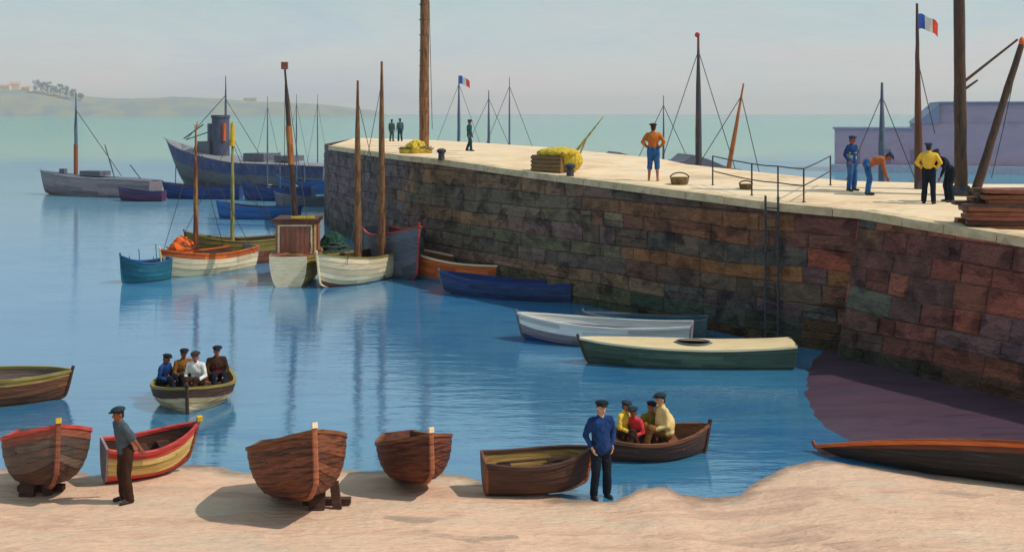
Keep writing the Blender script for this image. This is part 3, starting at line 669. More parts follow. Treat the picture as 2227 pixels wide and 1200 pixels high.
# cream boat in front, two masts
r4, h4 = moor('fishing_boat', 'two masted cream boat with mauve shaded side and olive gunwale', 774, 612, 148, 4.4, 2.1, 1.15, dict(outer=cream_p, inner=dark_w, rim=olive_p, bottom=rust_p, transom=grey_p, deck=rust_p, top=cream_p), draft=.12, tw=.7, bow=.35, band=2, thwarts=2)
mast(r4, .3, 8.0, .16, mast_br, x=-.35, z0=.1, rope=rope, stays=((-.8, -1.5, .9, .9), (.8, -1.5, .9, .9)))
mast(r4, -.9, 8.8, .17, mast_br, x=-.6, z0=.1, rope=rope, stays=((-.8, 1.5, .9, .9),))
heap('net_heap', U(722, 566, 46.8) + Vector((0, 0, -.1)), (1.0, .8, 1.25), net_g, 'dark green net heap beside the two masted cream boat', 'fishing net', seed=9, n=16)
r5, h5 = moor('fishing_boat', 'tall grey boat bow with red gunwale next to the pier', 862, 596, 208, 4.6, 2.1, 1.9, dict(outer=slate_p, inner=dark_w, rim=red_p, stem=red_p, transom=slate_p), draft=.2, tw=.6, bow=.55, full=1.9)
c, hd, L = two(903, 602, 1090, 628)
pF = G(1012, 612)
r6, h6 = boat('fishing_boat', 'orange and white open boat lying along the pier wall', 'boat', (pF.x, pF.y, 0), R(60), 6.2, 1.5, .95, dict(outer=orange_p, inner=brn_w, rim=cream_p, bottom=mauve_p, stem=white_p), draft=.15, tw=.5, bow=.5, band=3, thwarts=3)
pG = G(1098, 646)
r7, h7 = boat('rowing_boat', 'long navy blue rowing boat below the pier wall', 'boat', (pG.x, pG.y, 0), R(66), 5.2, 1.4, .7, dict(outer=wood('dull navy paint', (22, 28, 52), (30, 46, 84), (44, 70, 116), (36, 38, 58)), inner=navy_p, rim=navy_p, stem=slate_p), draft=.12, tw=.35, bow=.22, thwarts=4, oars=1)
pH = G(1312, 746)
r8, h8 = boat('rowing_boat', 'white rimmed open boat with mauve hull, second from the green launch', 'boat', (pH.x, pH.y, 0), R(76), 5.0, 1.5, .78, dict(outer=mauve_p, inner=white_p, rim=white_p, stem=slate_p, bottom=navy_p, top=white_p, seat=slate_p), draft=.2, tw=.6, bow=.2, band=3, top=2, thwarts=4, oars=2)
pJ = G(1408, 737)
r9, h9 = boat('rowing_boat', 'teal grey rowing boat squeezed between the white rimmed boat and pier wall', 'boat', (pJ.x, pJ.y + .6, 0), R(78), 3.6, 1.2, .62, dict(outer=M('teal grey paint', (62, 84, 88), (84, 106, 106), sc=3), inner=teal_p, rim=slate_p, stem=slate_p), draft=.12, tw=.6, bow=.12, thwarts=3)
cream_d = wood('cream deck boards', (184, 156, 116), (214, 188, 142), (226, 206, 164), st=(7, .5, 4), bump=.4)
pI = G(1492, 792)
r10, h10 = boat('motor_launch', 'olive green launch with long cream deck at the foot of the wall', 'boat', (pI.x, pI.y, 0), R(86), 5.5, 1.4, .66, dict(outer=green_p, inner=dark_w, rim=cream_p, deck=cream_d, stem=dark_w, coam=slate_p), draft=.13, tw=.8, bow=.14, deck=(.38, .55, .55))
# ---- rowing boats afloat
pK = G(396, 896)
r11, h11 = boat('rowing_boat', 'cream and brown rowing boat carrying four seated people', 'boat', (pK.x, pK.y + .9, 0), R(189), 2.2, 1.9, .58, dict(outer=wood('cream brown planks', (110, 84, 50), (190, 164, 122), (222, 204, 168)), inner=brn_w, rim=olive_p, top=dark_w, stem=dark_w, transom=brn_w), draft=.12, tw=.7, bow=.14, thwarts=3, top=2)
pL = G(-26, 880)
r12, h12 = boat('rowing_boat', 'brown rowing boat afloat at the left edge with mauve inside', 'boat', (pL.x - .15, pL.y + .3, 0), R(-82), 3.6, 1.55, .72, dict(outer=brn_w, inner=wood('mauve boards', (92, 76, 72), (130, 110, 100)), rim=olive_p, top=och_w, bottom=rust_p, stem=dark_w), draft=.1, tw=.6, bow=.05, stern=.1, thwarts=3, top=1, band=2)
pM = G(1425, 1006)
r13, h13 = boat('rowing_boat', 'dark brown rowing boat with seated passengers near the shore', 'boat', (pM.x, pM.y + .55, 0), R(-86), 2.2, 1.3, .46, dict(outer=dark_w, inner=brn_w, rim=brn_w, stem=dark_w), draft=.1, tw=.6, bow=.2, thwarts=2)
# ---- beached boats
def beached(label, px, py, heading, L, B, D, cols, **k):
    p = BE(px, py); z = p.z + L / 2 * math.sin(R(k.get('pitch', 0))) * .45; return boat('rowing_boat', label, 'boat', (p.x, p.y, z + .05), R(heading), L, B, D, cols, draft=0, **k)
def prop(parent_xy, mat, label):
    return None
r14, h14 = beached('beached boat with slate striped side, orange bow and red rim', 100, 1074, 211, 2.2, 1.45, .84, dict(outer=wood('slate and brown planks', (58, 52, 50), (92, 80, 72), (134, 76, 44)), inner=dark_w, rim=red_p, stem=rust_p, head=yel_p, bottom=dark_w, top=rust_p), tw=.45, bow=.14, band=3, roll=-3, pitch=14, top=1, full=2.1)
r15, h15 = beached('beached boat with cream and red striped side behind the standing man', 322, 1034, -58, 1.55, .82, .6, dict(outer=cream_y, inner=dark_w, rim=red_p, stem=rust_p, head=yel_p, bottom=red_p, top=red_p, transom=mauve_p), tw=.65, bow=.24, band=3, roll=10, top=1, rake=.12)
r16, h16 = beached('largest beached boat, dark brown with bright orange bow side', 652, 1110, 203, 2.7, 1.6, .86, dict(outer=wood('umber planks', (40, 24, 18), (82, 46, 32), (132, 74, 48), (60, 36, 26)), inner=dark_w, rim=brn_w, stem=red_w, head=cream_p, transom=dark_w), tw=.42, bow=.14, pitch=17, full=2.1, ex=.5)
r17, h17 = beached('beached maroon brown boat with orange stem post, third from left edge', 906, 1064, 202, 2.0, 1.32, .7, dict(outer=wood('maroon planks', (42, 20, 16), (78, 36, 28), (122, 66, 38), (54, 28, 24)), inner=dark_w, rim=brn_w, stem=red_w, head=cream_p), tw=.42, bow=.1, pitch=14, full=2.1)
r18, h18 = beached('beached dark brown boat showing ochre inside beside the navy dressed man', 1168, 1072, -80, 1.85, .95, .58, dict(outer=dark_w, inner=och_w, rim=dark_w, stem=red_w, transom=brn_w, seat=dark_w), tw=.7, bow=.14, stern=.05, roll=3, thwarts=2, full=2.1, oars=2)
pR = BE(2120, 1040)
r19, h19 = boat('barge', 'long low dark boat with orange top strake at the right edge', 'boat', (9.4, 20.3, -.02), R(61), 7.2, 1.3, .72, dict(outer=wood('black brown planks', (26, 24, 26), (50, 42, 38), (74, 66, 64)), inner=dark_w, rim=orange_p, stem=rust_p, top=wood('rusty planks', (84, 44, 26), (130, 70, 38))), draft=0, roll=12, pitch=-2.5, tw=.5, bow=-.42, stern=.1, top=1, thwarts=3, full=2.4)
# props that keep the beached boats upright
for (px, py, lab, hh) in ((62, 1076, 'short dark timber shore wedged under the slate striped boat', .5), (690, 1106, 'short dark timber shore wedged under the largest beached boat', .5)):
    p = BE(px, py); b = MB()
    b.box((0, 0, hh / 2 - .02), (.26, .1, hh), (R(-14), 0, 0)); b.box((.3, .05, hh / 2 - .04), (.14, .1, hh * .9), (R(-12), R(-10), 0)); b.box((.12, .25, .05), (.8, .14, .1))
    o = b.build('boat_prop', dark_w, smooth=0); o.location = p; tag(o, lab, 'timber prop')
# ---- ships out in the bay
c, hd, L = two(112, 420, 318, 432)
r20, h20 = boat('sailing_boat', 'mauve grey sailing boat anchored alone in the left bay', 'boat', (c.x, c.y, 0), hd + .12, L * 1.02, 2.6, 1.75, dict(outer=mauve_p, inner=dark_w, rim=slate_p, deck=slate_p, bottom=rust_p), draft=.3, tw=.6, bow=.5, stern=-.1, deck=(.3, .6, .5), band=2, ex=.45, th=.06)
Zc = c.y
mast(r20, L * .2, (400 - 195) / F * Zc, .17, mast_bl, z0=.7, rope=rope, stays=((0, -L * .22, 1.7, .82, .03),), band=(.12, .45), bandmat=M('red brown band', (150, 70, 40), (120, 66, 50)))
b = MB(); b.tube([(0, -L * .16, 1.5), (0, -L * .07, 4.2)], .05); b.tube([(0, -L * .42, 1.2), (0, -L * .3, 2.6)], .05); b.build('spar', mast_bl, r20)
b = MB(); b.box((0, L * .02, 1.85), (1.2, 2.2, .4)); b.box((0, L * .32, 1.9), (.5, .4, .5)); b.build('hatch', slate_p, r20, smooth=0)
p = G(308, 437); boat('dinghy', 'small dark purple dinghy tied astern of the lone sailing boat', 'boat', (p.x, p.y, 0), R(80), 3.6, 1.4, .8, dict(outer=wood('purple paint', (56, 30, 62), (84, 48, 88)), inner=dark_w, rim=navy_p), draft=.1, tw=.6, thwarts=2)
# steamer
c = (G(405, 398) + G(690, 412)) / 2; d = G(405, 398) - G(690, 412); L = d.length
r21, h21 = boat('steamship', 'dark grey steam trawler with tall funnel in the bay', 'ship', (c.x, c.y, 0), math.atan2(d.y, d.x) - math.pi / 2, L * 1.15, 4.2, 2.7, dict(outer=slate_p, inner=dark_w, rim=slate_p, deck=grey_p, bottom=navy_p, top=M('blue bulwark', (34, 50, 104), (60, 70, 110), (92, 88, 116), sc=1.2)), draft=.5, tw=.5, bow=2.0, stern=-.1, full=2.6, rake=.16, deck=(.3, .31, .01), top=2, band=1, ex=.35, th=.1, forefoot=.1)
b = MB(); b.lathe([(.0, 0), (.85, 0), (.82, 4.0), (.9, 4.05), (.9, 4.3), (.6, 4.3)], 20); fn = b.build('funnel', M('funnel grey', (58, 62, 84), (84, 84, 102), sc=2), r21); fn.location = (0, L * .22, 2.3)
b = MB(); b.lathe([(.3, 0), (.32, 3.4), (.3, 3.5)], 12, (0, 1.35, 0)); b.box((0, 1.3, .9), (2.0, 1.6, 1.8)); b.build('wheelhouse', slate_p, fn, smooth=30)
b = MB(); b.box((-.3, -.8, 2.7), (.3, .2, 1.7)); b.build('funnel_sunlit_edge', M('funnel sunlit edge orange', (196, 88, 34), (176, 74, 34)), fn)  # orange strip paints the sunlit edge of the funnel
mast(r21, L * .18, (300 - 188) / F * c.y + 2.5, .14, mast_bl, z0=3, rope=rope, stays=((0, L * .5, 4.2, .75, .035), (0, L * .5, 4.2, .35, .05), (0, -L * .1, 2.6, .7, .03)))
b = MB(); b.tube([(0, L * .585, 3.8), (0, L * .59, -.6)], .04); b.tube([(0, L * .52, 4.3), (0, L * .36, 5.7)], .06); b.build('anchor_chain', iron, r21)
b = MB(); b.box((0, -L * .1, 2.75), (2.2, 2.6, .7)); b.box((0, -L * .3, 2.7), (2.0, 1.8, .5)); b.build('hatch', slate_p, r21, smooth=0)
bay = 'small blue boats moored beyond the pier end'
for (px, py, hd_, L_, B_, D_, cc, lab, ms) in (
    (440, 432, 84, 6.2, 1.9, 1.1, navy_p, 'navy blue boat with pale waterline in front of the steamer', []),
    (562, 476, 86, 5.2, 1.5, .95, blue_p, 'blue boat behind the ochre mast, nearest of the blue boats', []),
    (605, 436, 80, 5.6, 1.9, 1.2, navy_p, 'navy boat with round grey floats hung on its side', [(580, 210, 0), (609, 330, 1)]),
    (662, 420, 70, 5.0, 1.9, 1.2, blue_p, 'blue boat with thin mast between steamer and pier end', [(641, 205, 0), (662, 350, 1)]),
    (700, 404, 60, 4.6, 2.0, 1.3, teal_p, 'teal boat with thin mast right beside the pier end', [(686, 205, 0)]),
    (655, 448, 95, 3.6, 1.4, .8, slate_p, 'small slate grey dinghy among the blue boats by the pier end', [])):
    p = G(px, py); r_, h_ = boat('fishing_boat', lab, 'boat', (p.x, p.y, 0), R(hd_), L_, B_, D_, dict(outer=cc, inner=dark_w, rim=cc, bottom=grey_p), draft=.2, tw=.6, bow=.4, thwarts=2, band=1, group=bay)
    for mpx, mpy, kk in ms:
        top = U(mpx, mpy, p.y); dx = top.x - p.x; loc = Matrix.Rotation(-R(hd_), 3, 'Z') @ Vector((dx, 0, 0))
        mast(r_, loc.y, top.z - .2, .07, mast_bl, x=0, z0=.2, rope=rope, stays=((0, loc.y + 1.5, 1, .9), (0, loc.y - 1.5, 1, .9)))
    if 'floats' in lab:
        for k, q in enumerate((-.9, 1.2)):
            b = MB(); b.ell((B_ / 2 + .12, q, .75), (.35, .42, .45)); b.build('float', M('grey float', (120, 108, 108), (140, 126, 122)), r_)
# ---- boats behind the pier (their masts and covers stand above the deck)
hid = dict(outer=slate_p, inner=dark_w, rim=slate_p, deck=grey_p)
def behind(px, topy, Z, lab, rad=.12, mat=mast_bl, basez=0, flag=False, lean=0, cover=None, name='sailing_boat', red=False, grp=None):
    top = U(px, topy, Z)
    r_, h_ = boat(name, lab, 'boat', (top.x - lean, Z, 0), R(-70), 7, 2.4, 1.9, hid, draft=.5, tw=.6, bow=.5, deck=(.3, .5, .4), group=grp)
    rot = Matrix.Rotation(R(70), 3, 'Z'); ln_ = rot @ Vector((lean, 0, 0))
    mo, tp_ = mast(r_, 0, top.z - 1.4, rad, mat, z0=1.4, lean=(ln_.x, ln_.y), rope=rope, stays=((0, 2.8, 1.7, .92, .018), (0, -3, 1.6, .92, .018)))
    if flag: make_flag(tp_, .9, .7, r_, R(70))
    if red:
        b = MB(); b.ell(tp_ + Vector((-.1, 0, 0)), (.16, .1, .12)); b.build('masthead', red_p, r_)
    return r_
flag_m = [M('flag blue', (26, 72, 168), (40, 92, 186), sc=5), M('flag white', (214, 214, 206), (226, 224, 210), sc=5), M('flag red', (186, 40, 32), (206, 66, 50), sc=5)]
def make_flag(tp, w_, h, parent, rz=0, droop=.55):
    b = MB(); nx = 18; ny = 6
    for side in (0, 1):
        vs = []
        for i in range(nx + 1):
            u = i / nx
            for j in range(ny + 1):
                v = j / ny
                vs.append((u * w_, .09 * math.sin(u * 7 + v) * u + side * .006, -v * h * (1 - .15 * u) - droop * w_ * u * u + .03 * math.sin(u * 9) + (.0)))
        for i in range(nx):
            b.cur = min(2, int(i / (nx / 3)))
            o = len(b.v) if i == 0 else o
            if i == 0: b.v += vs
            for j in range(ny):
                a = o + i * (ny + 1) + j; f = (a, a + ny + 1, a + ny + 2, a + 1); b.f.append(f if side else tuple(reversed(f))); b.mi.append(b.cur); b.cols.append(None)
    fo = b.build('flag', flag_m, parent); fo.location = tp; fo.rotation_euler = (0, 0, rz); return fo
behind(998, 165, 92, 'boat behind the pier flying a small tricolour flag from its mast', .16, mast_bl, flag=True)
behind(1063, 197, 76, 'boat behind the pier with the shortest grey mast, right of the flag', .12, mast_bl)
behind(1108, 168, 74, 'boat behind the pier with thin tall grey mast and loose rope', .08, mast_bl)
behind(1443, 208, 56, 'boat with pale thin mast beside the orange shirted man', .07, mast_bl)
behind(1519, 76, 49, 'boat behind the pier with tall blue brown mast and red masthead', .17, M('blue brown mast', (60, 72, 92), (70, 60, 58), (150, 102, 52), sc=1.2, st=(3, 3, .6), bump=.7), red=True)
behind(1617, 182, 46.5, 'boat behind the pier whose orange brown spar leans to the right', .13, mast_or, lean=1.15)
behind(1918, 180, 44, 'boat behind the pier with dark blue mast by the stooping man', .17, mast_bl)
for px, py, Z, w_, lab in ((1335, 330, 60, 3.6, 'mauve tarpaulin covered boat roof seen over the pier, left of the man'), (1490, 335, 54, 3.8, 'mauve wheelhouse roof of a boat seen over the pier by the red topped mast'), (1590, 366, 47, 2.4, 'low slate boat roof seen over the pier beside the leaning spar')):
    top = U(px, py, Z); r_, h_ = boat('covered_boat', lab, 'boat', (top.x, Z, 0), R(-78), 7, 3, 2.4, hid, draft=.5, tw=.7, bow=.5, deck=(.3, .5, .4))
    b = MB(); hh = top.z - 1.8; vs = []
    for k, (y, zz) in enumerate(((-w_ / 2, .82), (-w_ * .1, .9), (0, 1), (w_ * .2, .93), (w_ / 2, .78))): vs += [(-1, y, 1.8), (-1, y, 1.8 + hh * zz), (1, y, 1.8 + hh * zz), (1, y, 1.8)]
    fs = []
    for i in range(4):
        for k in range(3): fs.append((i * 4 + k, i * 4 + k + 1, i * 4 + k + 5, i * 4 + k + 4))
    fs += [(0, 3, 2, 1), (16, 17, 18, 19)]; b.add(vs, fs); b.build('canopy', slate_p, r_, smooth=30)
# ------------------------------------------------------------------ things on the pier
def pole(name, label, px, py, topx, topy, r, mat, cat='mast', Z=None, taper=.45, wob=.06):
    p = DK(px, py); top = U(topx, topy, p.y); o = empty(name, p, 0, label, cat)
    b = MB(); n = 14; pts = []; rad = []
    for k in range(n + 1):
        u = k / n; pts.append(Vector((0, 0, 0)).lerp(top - p, u) + Vector((random.uniform(-.01, .01), 0, 0))); rad.append(r * (1 - taper * u))
    b.tube(pts, rad, 12, wob=wob); b.build('pole', mat, o, smooth=60); return o, top - p
o, t_ = pole('mast', 'thick brown mast rising out of frame beside the yellow net', 922, 318, 926, -260, .3, mast_br, taper=.25)
b = MB()
for k in range(9): b.tube([(.3 * math.cos(a), .3 * math.sin(a), 2 + k * .9) for a in [i * .7 for i in range(10)]], .018, 5)
b.tube([(.31, -.1, 8.5), (.5, -.2, 1)], .02, 5); b.build('rope_band', rope, o)
o, t_ = pole('mast', 'thickest dark mast rising out of frame at the right of the pier', 2090, 425, 2084, -260, .2, mast_dk, taper=.25)
b = MB(); b.lathe([(.34, 0), (.36, .12), (.25, .3), (.2, .32)], 14); b.build('mast_step', iron, o)
b = MB(); b.tube([t_ * .36 + Vector((.12, 0, 0)), t_ * .36 + Vector((.12, 0, 0)) + (U(2222, 98, DK(2090, 425).y) - U(2105, 190, DK(2090, 425).y))], [.05, .035]); b.tube([t_ * .33 + Vector((.05, 0, 0)), t_ * .33 + Vector((.55, 0, .35))], [.05, .03]); b.build('tie_spar', mast_dk, o)
o, t_ = pole('derrick', 'dark cargo boom leaning right from the foot of the thickest mast', 2118, 428, 2221, 98, .15, mast_dk, cat='cargo boom', taper=.4)
b = MB(); b.ell(t_ + Vector((.02, 0, .05)), (.09, .09, .2)); b.build('boom_tip', orange_p, o)
b = MB(); b.tube([t_ * .98, t_ * .45 + Vector((.25, 0, 0)), t_ * .1 + Vector((.4, 0, .1))], .014, 5); b.build('rigging', rope, o)
o, t_ = pole('flagpole', 'brown and blue flagpole with tricolour flag behind the yellow shirted man', 1998, 412, 1994, 8, .15, M('brown blue pole', (112, 68, 38), (70, 50, 44), (88, 104, 128), sc=1, st=(3, 3, .4), bump=.8), cat='flagpole', taper=.75)
make_flag(t_ + Vector((.04, 0, -.35)), .68, .5, o, 0, .5)
b = MB(); b.tube([t_ * .7, t_ * .3 + Vector((.55, 0, 0))], .015, 5); b.build('halyard', rope, o)
heap('net_heap', DK(905, 334), (.95, .7, .6), net_y, 'yellow net heaped at the foot of the thick brown mast', 'fishing net', seed=21, n=16)
# crates with yellow cover and spars
p = DK(1200, 374); crt = empty('crate', p, R(-35), 'brown crate under a yellow tarpaulin lying at the pier edge', 'crate')
b = MB()
b.box((0, 0, .32), (1.3, .8, .6), (0, R(2), 0))
for k in range(4): b.box((0, -.42, .1 + k * .15), (1.34, .03, .1))
b.build('box', wood('brown crate', (96, 72, 44), (140, 108, 66)), crt, smooth=0)
b = MB(); b.ell((.25, .15, .72), (.8, .6, .22)); b.ell((.6, .3, .45), (.5, .5, .45)); b.ell((-.1, .1, .7), (.6, .5, .18)); t_o = b.build('tarpaulin', net_y, crt); remesh(t_o, .03, 3, .03)
sp_ = DK(1235, 352); o = empty('spar', sp_, 0, 'pair of thin ochre spars propped up to the right behind the crate', 'spar'); tz = U(1312, 254, sp_.y) - sp_
b = MB(); b.tube([(0, 0, 0), tz * .5, tz], [.07, .05, .015], 7); b.build('pole', mast_ol, o); b = MB(); b.tube([(.35, 0, 0), tz * .55], [.05, .03], 7); b.build('pole', mast_ol, o)
for px, py, s, lab in ((1478, 402, .32, 'woven brown basket on the pier right of the orange shirted man'), (1622, 412, .22, 'small brown basket by the first railing post')):
    p = DK(px, py); o = empty('basket', p, 0, lab, 'basket'); b = MB()
    b.lathe([(s * .8, 0), (s * .95, s * .3), (s, s * .75), (s * .96, s * .8), (s * .85, s * .3), (s * .6, .06)], 18); b.build('wicker', net_b, o)
    b = MB(); b.tube([(s * math.cos(a), 0, s * .75 + s * .55 * math.sin(a)) for a in [i * math.pi / 8 for i in range(9)]], .025, 6); b.build('handle', net_b, o)
# railing
rl = empty('railing', DK(1692, 432), 0, 'thin dark iron railing with posts along the pier edge', 'railing'); base = DK(1692, 432)
posts = [DK(1550, 404), DK(1635, 426), DK(1692, 433), DK(1748, 440), DK(1806, 404)]; H_ = 1.0
for q in posts: b = MB(); v = q - base; b.tube([v, v + Vector((0, 0, H_))], .026, 8); b.lathe([(.06, 0), (.06, .03)], 10, tuple(v)); b.build('post', iron, rl)
b = MB()
for a, c in zip(posts, posts[1:]):
    for hh in (H_, H_ * .5): b.tube([a - base + Vector((0, 0, hh)), (a + c) / 2 - base + Vector((0, 0, hh - .015)), c - base + Vector((0, 0, hh))], .02, 7)
b.build('rail', iron, rl)
# bollards
for i, (px, py) in enumerate(((1240, 385), (960, 349))):
    p = DK(px, py); b = MB(); b.lathe([(.14, 0), (.13, .3), (.2, .36), (.2, .44), (.1, .5)], 14); o = b.build('bollard', iron); o.location = p; tag(o, ['black bollard on the edge just right of the crate', 'black bollard on the edge near the thick brown mast'][i], 'bollard')
# timber pile at the right edge
tp0 = DK(2205, 500); o = empty('timber_stack', tp0, R(-8), 'stack of dark brown planks at the right end of the pier', 'timber stack'); rnd = random.Random(2)
zz = 0
for k in range(9):
    n_ = 3
    for j in range(n_):
        b = MB(); ln_ = rnd.uniform(2.2, 2.9); b.box((rnd.uniform(.1, .35) + ln_ * .15 * (k > 5), .15 + j * .42, zz + .05), (ln_, .36, .1), (0, R(rnd.uniform(-1.2, 1.2)), R(rnd.uniform(-4, 4)))); b.build('plank', rnd.choice([dark_w, brn_w, brn_w, rust_p]), o, smooth=0)
    zz += .112
# ------------------------------------------------------------------ far shore
hill_m = M('far hillside', (112, 128, 138), (122, 136, 136), (148, 146, 126), (116, 130, 142), sc=.012, rough=.95, bump=0, fine=4, world=True, distort=1)  # blue-grey of distance haze is mixed into these hillside colours
Zs = 2600.0
HILL = [(-900, 202), (-300, 196), (0, 196), (60, 196), (110, 204), (180, 212), (240, 216), (330, 211), (380, 211), (440, 214), (520, 220), (620, 224), (700, 230), (800, 241), (870, 246.5)]
def hill_z(x, y):
    px = CX + x * F / Zs; top = (HOR - interp([(a, b_) for a, b_ in HILL], px)) * Zs / F + EYE
    if px < 0 or px > 0: pass
    u = (y - (Zs - 30)) / 260.0
    if u < 0 or px > 820: return -1
    prof = math.sin(min(1, u * 1.5) * math.pi / 2) * (1 if u < .67 else max(-.2, 1 - (u - .67) * 2.5))
    n_ = noise.noise(Vector((x * .01, y * .012, 0))) * 3.2 + noise.noise(Vector((x * .04, y * .04, 1))) * 1.3
    return max(-1.5, (top) * prof * 1.04 + n_ * min(1, u * 4) * min(1, max(0, top / 12)))
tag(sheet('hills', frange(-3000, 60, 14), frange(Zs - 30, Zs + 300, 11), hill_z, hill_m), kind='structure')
def far_pt(px, back):
    y = Zs - 30 + back; x = (px - CX) * y / F; return Vector((x, y, hill_z(x, y)))
roof_pk = M('faded pink roof', (196, 140, 120), (212, 160, 140), sc=.2); wall_pk = M('pale sandy wall', (206, 184, 150), (222, 200, 170), sc=.2); shut_m = M('grey shutter', (110, 116, 124), (128, 132, 140))
def house(px, back, w_, d_, h, lab, rh=3.2, rz=0, rm=None):
    w_ *= 1.45; d_ *= 1.4; h *= 1.45; rh *= 1.4; p = far_pt(px, back); o = empty('house', p + Vector((0, 0, -1)), rz, lab, 'house', None)
    b = MB(); b.box((0, 0, h / 2), (w_, d_, h)); 
    b.add([(-w_ / 2, -d_ / 2, h), (-w_ / 2, d_ / 2, h), (-w_ / 2, 0, h + rh)], [(0, 2, 1)]); b.add([(w_ / 2, -d_ / 2, h), (w_ / 2, d_ / 2, h), (w_ / 2, 0, h + rh)], [(0, 1, 2)])
    b.build('wall', wall_pk, o, smooth=0)
    b = MB()
    for s in (-1, 1): 
        vs = [(-w_ / 2 - .4, s * (d_ / 2 + .5), h - .2), (w_ / 2 + .4, s * (d_ / 2 + .5), h - .2), (w_ / 2 + .4, 0, h + rh + .15), (-w_ / 2 - .4, 0, h + rh + .15)]; vs += [(x, y, z + .35) for x, y, z in vs]
        b.add(vs, [(0, 1, 2, 3), (7, 6, 5, 4), (0, 4, 5, 1), (1, 5, 6, 2), (2, 6, 7, 3), (3, 7, 4, 0)])
    r_ = b.build('roof', rm or roof_pk, o, smooth=0); b = MB(); b.box((w_ * .3, 0, h + rh + .8), (1, 1, 2)); b.build('chimney', wall_pk, r_, smooth=0)
    for k in range(int(w_ / 4)):
        b = MB(); b.box((-w_ / 2 + 2 + k * 4, -d_ / 2 - .03, h * .55), (1.3, .12, 1.6)); b.build('window', shut_m, o, smooth=0)
house(10, 150, 20, 10, 7, 'pink roofed house at the far left of the coast'); house(33, 170, 16, 10, 10, 'tallest house on the coast, middle of the three', 4, .2); house(58, 140, 15, 9, 6.5, 'low sandy house beside the row of coastal trees', 2.5, -.1)
house(545, 170, 22, 9, 5, 'long low grey roofed building on the coast ridge behind the masts', 2.5, 0, M('grey roof', (130, 144, 146), (146, 156, 156)))
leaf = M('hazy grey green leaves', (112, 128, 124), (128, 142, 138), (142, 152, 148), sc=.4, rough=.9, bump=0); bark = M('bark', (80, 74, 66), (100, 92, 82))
def tree(px, back, h, wd, lab, seed):
    h *= 1.45; wd *= 1.45; rnd = random.Random(seed); p = far_pt(px, back); o = empty('tree', p, 0, lab, 'tree', 'row of trees on the coast')
    b = MB(); b.tube([(0, 0, -1), (rnd.uniform(-.3, .3), 0, h * .4), (rnd.uniform(-.8, .8), 0, h * .8)], [.7, .5, .15], 7)
    for k in range(5): a = rnd.uniform(0, 6.28); b.tube([(0, 0, h * (.3 + .08 * k)), (math.cos(a) * wd * .35, math.sin(a) * wd * .3, h * (.5 + .08 * k))], [.25, .08], 5)
    b.build('trunk', bark, o)
    b = MB(); cl = [(rnd.uniform(-.4, .4) * wd, rnd.uniform(-.35, .35) * wd, h * rnd.uniform(.3, .9), rnd.uniform(.14, .26) * wd) for _ in range(13)]
    for cx_, cy_, cz_, r_ in cl:
        for _ in range(60):
            v = Vector((rnd.gauss(0, 1), rnd.gauss(0, 1), rnd.gauss(0, 1))).normalized() * r_ * rnd.uniform(.5, 1.1); c_ = Vector((cx_, cy_, cz_)) + v; s = rnd.uniform(.5, .95)
            q = Euler((rnd.uniform(0, 6), rnd.uniform(0, 6), 0)).to_matrix(); b.add([c_ + q @ Vector(k) * s for k in ((-1, -.6, 0), (1, -.6, 0), (1, .6, 0), (-1, .6, 0))], [(0, 1, 2, 3)])
    b.build('crown', leaf, o, smooth=0)
names = ['leftmost and roundest coastal tree beside the sandy house', 'second coastal tree from the left in the row', 'tall narrow coastal tree in the left half of the row', 'middle coastal tree of the row with broad crown', 'tallest coastal tree right of the row centre', 'sixth coastal tree, slim and tall', 'seventh coastal tree with thinning crown', 'lowest coastal tree at the right end of the row']
for i, (px, h, wd) in enumerate(((78, 23, 11), (92, 22, 10), (104, 23, 9), (117, 21, 12), (131, 24, 10), (145, 23, 9), (159, 21, 10), (175, 14, 9))): tree(px, 120 - i * 4, h * .95, wd * 1.15, names[i], 50 + i)
# mauve warehouse across the water on the right
pw = G(1815, 372); Zw = pw.y; xl = pw.x; s_ = Zw / F
wh = empty('warehouse', (xl, Zw, 0), -math.atan2(xl, Zw), 'mauve harbour warehouse with stepped roof across the water on the right', 'building')
mv_m = M('mauve plaster', (160, 134, 156), (174, 150, 168), (158, 142, 166), sc=.25, st=(1, 1, 2), rough=.9, bump=.3)
mb_m = M('mauve blue roof slates', (122, 130, 156), (142, 140, 166), sc=.5, rough=.7)
hh1 = EYE - (281 - HOR) * s_; x1 = (1985 - 1815) * s_; x2 = (2230 - 1815) * s_ + 14; hh2 = EYE - (272 - HOR) * s_; top = EYE - (228 - HOR) * s_; x3 = (2028 - 1815) * s_
b = MB(); b.box((x1 / 2, 5, hh1 / 2), (x1, 10, hh1)); b.box(((x1 + x2) / 2, 7, hh2 / 2 + .1), (x2 - x1 - .01, 14, hh2 + .2)); b.build('wall', mv_m, wh, smooth=0)
b = MB(); b.box(((x3 + x2) / 2 + .0, 7, (top + hh2) / 2), (x2 - x3, 13.6, top - hh2 + .1)); b.build('upper_wall', mv_m, wh, smooth=0)
b = MB(); vs = [(x1 - .2, -.25, hh2 + .2), (x3 - .01, -.25, top + .1), (x3 - .01, -.25, hh2 + .2), (x1 - .2, 14.2, hh2 + .2), (x3 - .01, 14.2, top + .1), (x3 - .01, 14.2, hh2 + .2)]
b.add(vs, [(0, 2, 1), (3, 4, 5), (0, 1, 4, 3), (0, 3, 5, 2)]); b.box(((x3 + x2) / 2 + .1, 7, top + .2), (x2 - x3 + .2, 14.4, .24)); b.box((x1 / 2 - .1, 5, hh1 + .1), (x1 + .2, 10.6, .2)); b.build('roof', mb_m, wh, smooth=0)
b = MB(); b.box((x2 / 2, -.6, .35), (x2 + 1, 1.4, .9)); b.build('quay_edge', M('pale quay', (150, 150, 170), (176, 172, 184)), wh, smooth=0)
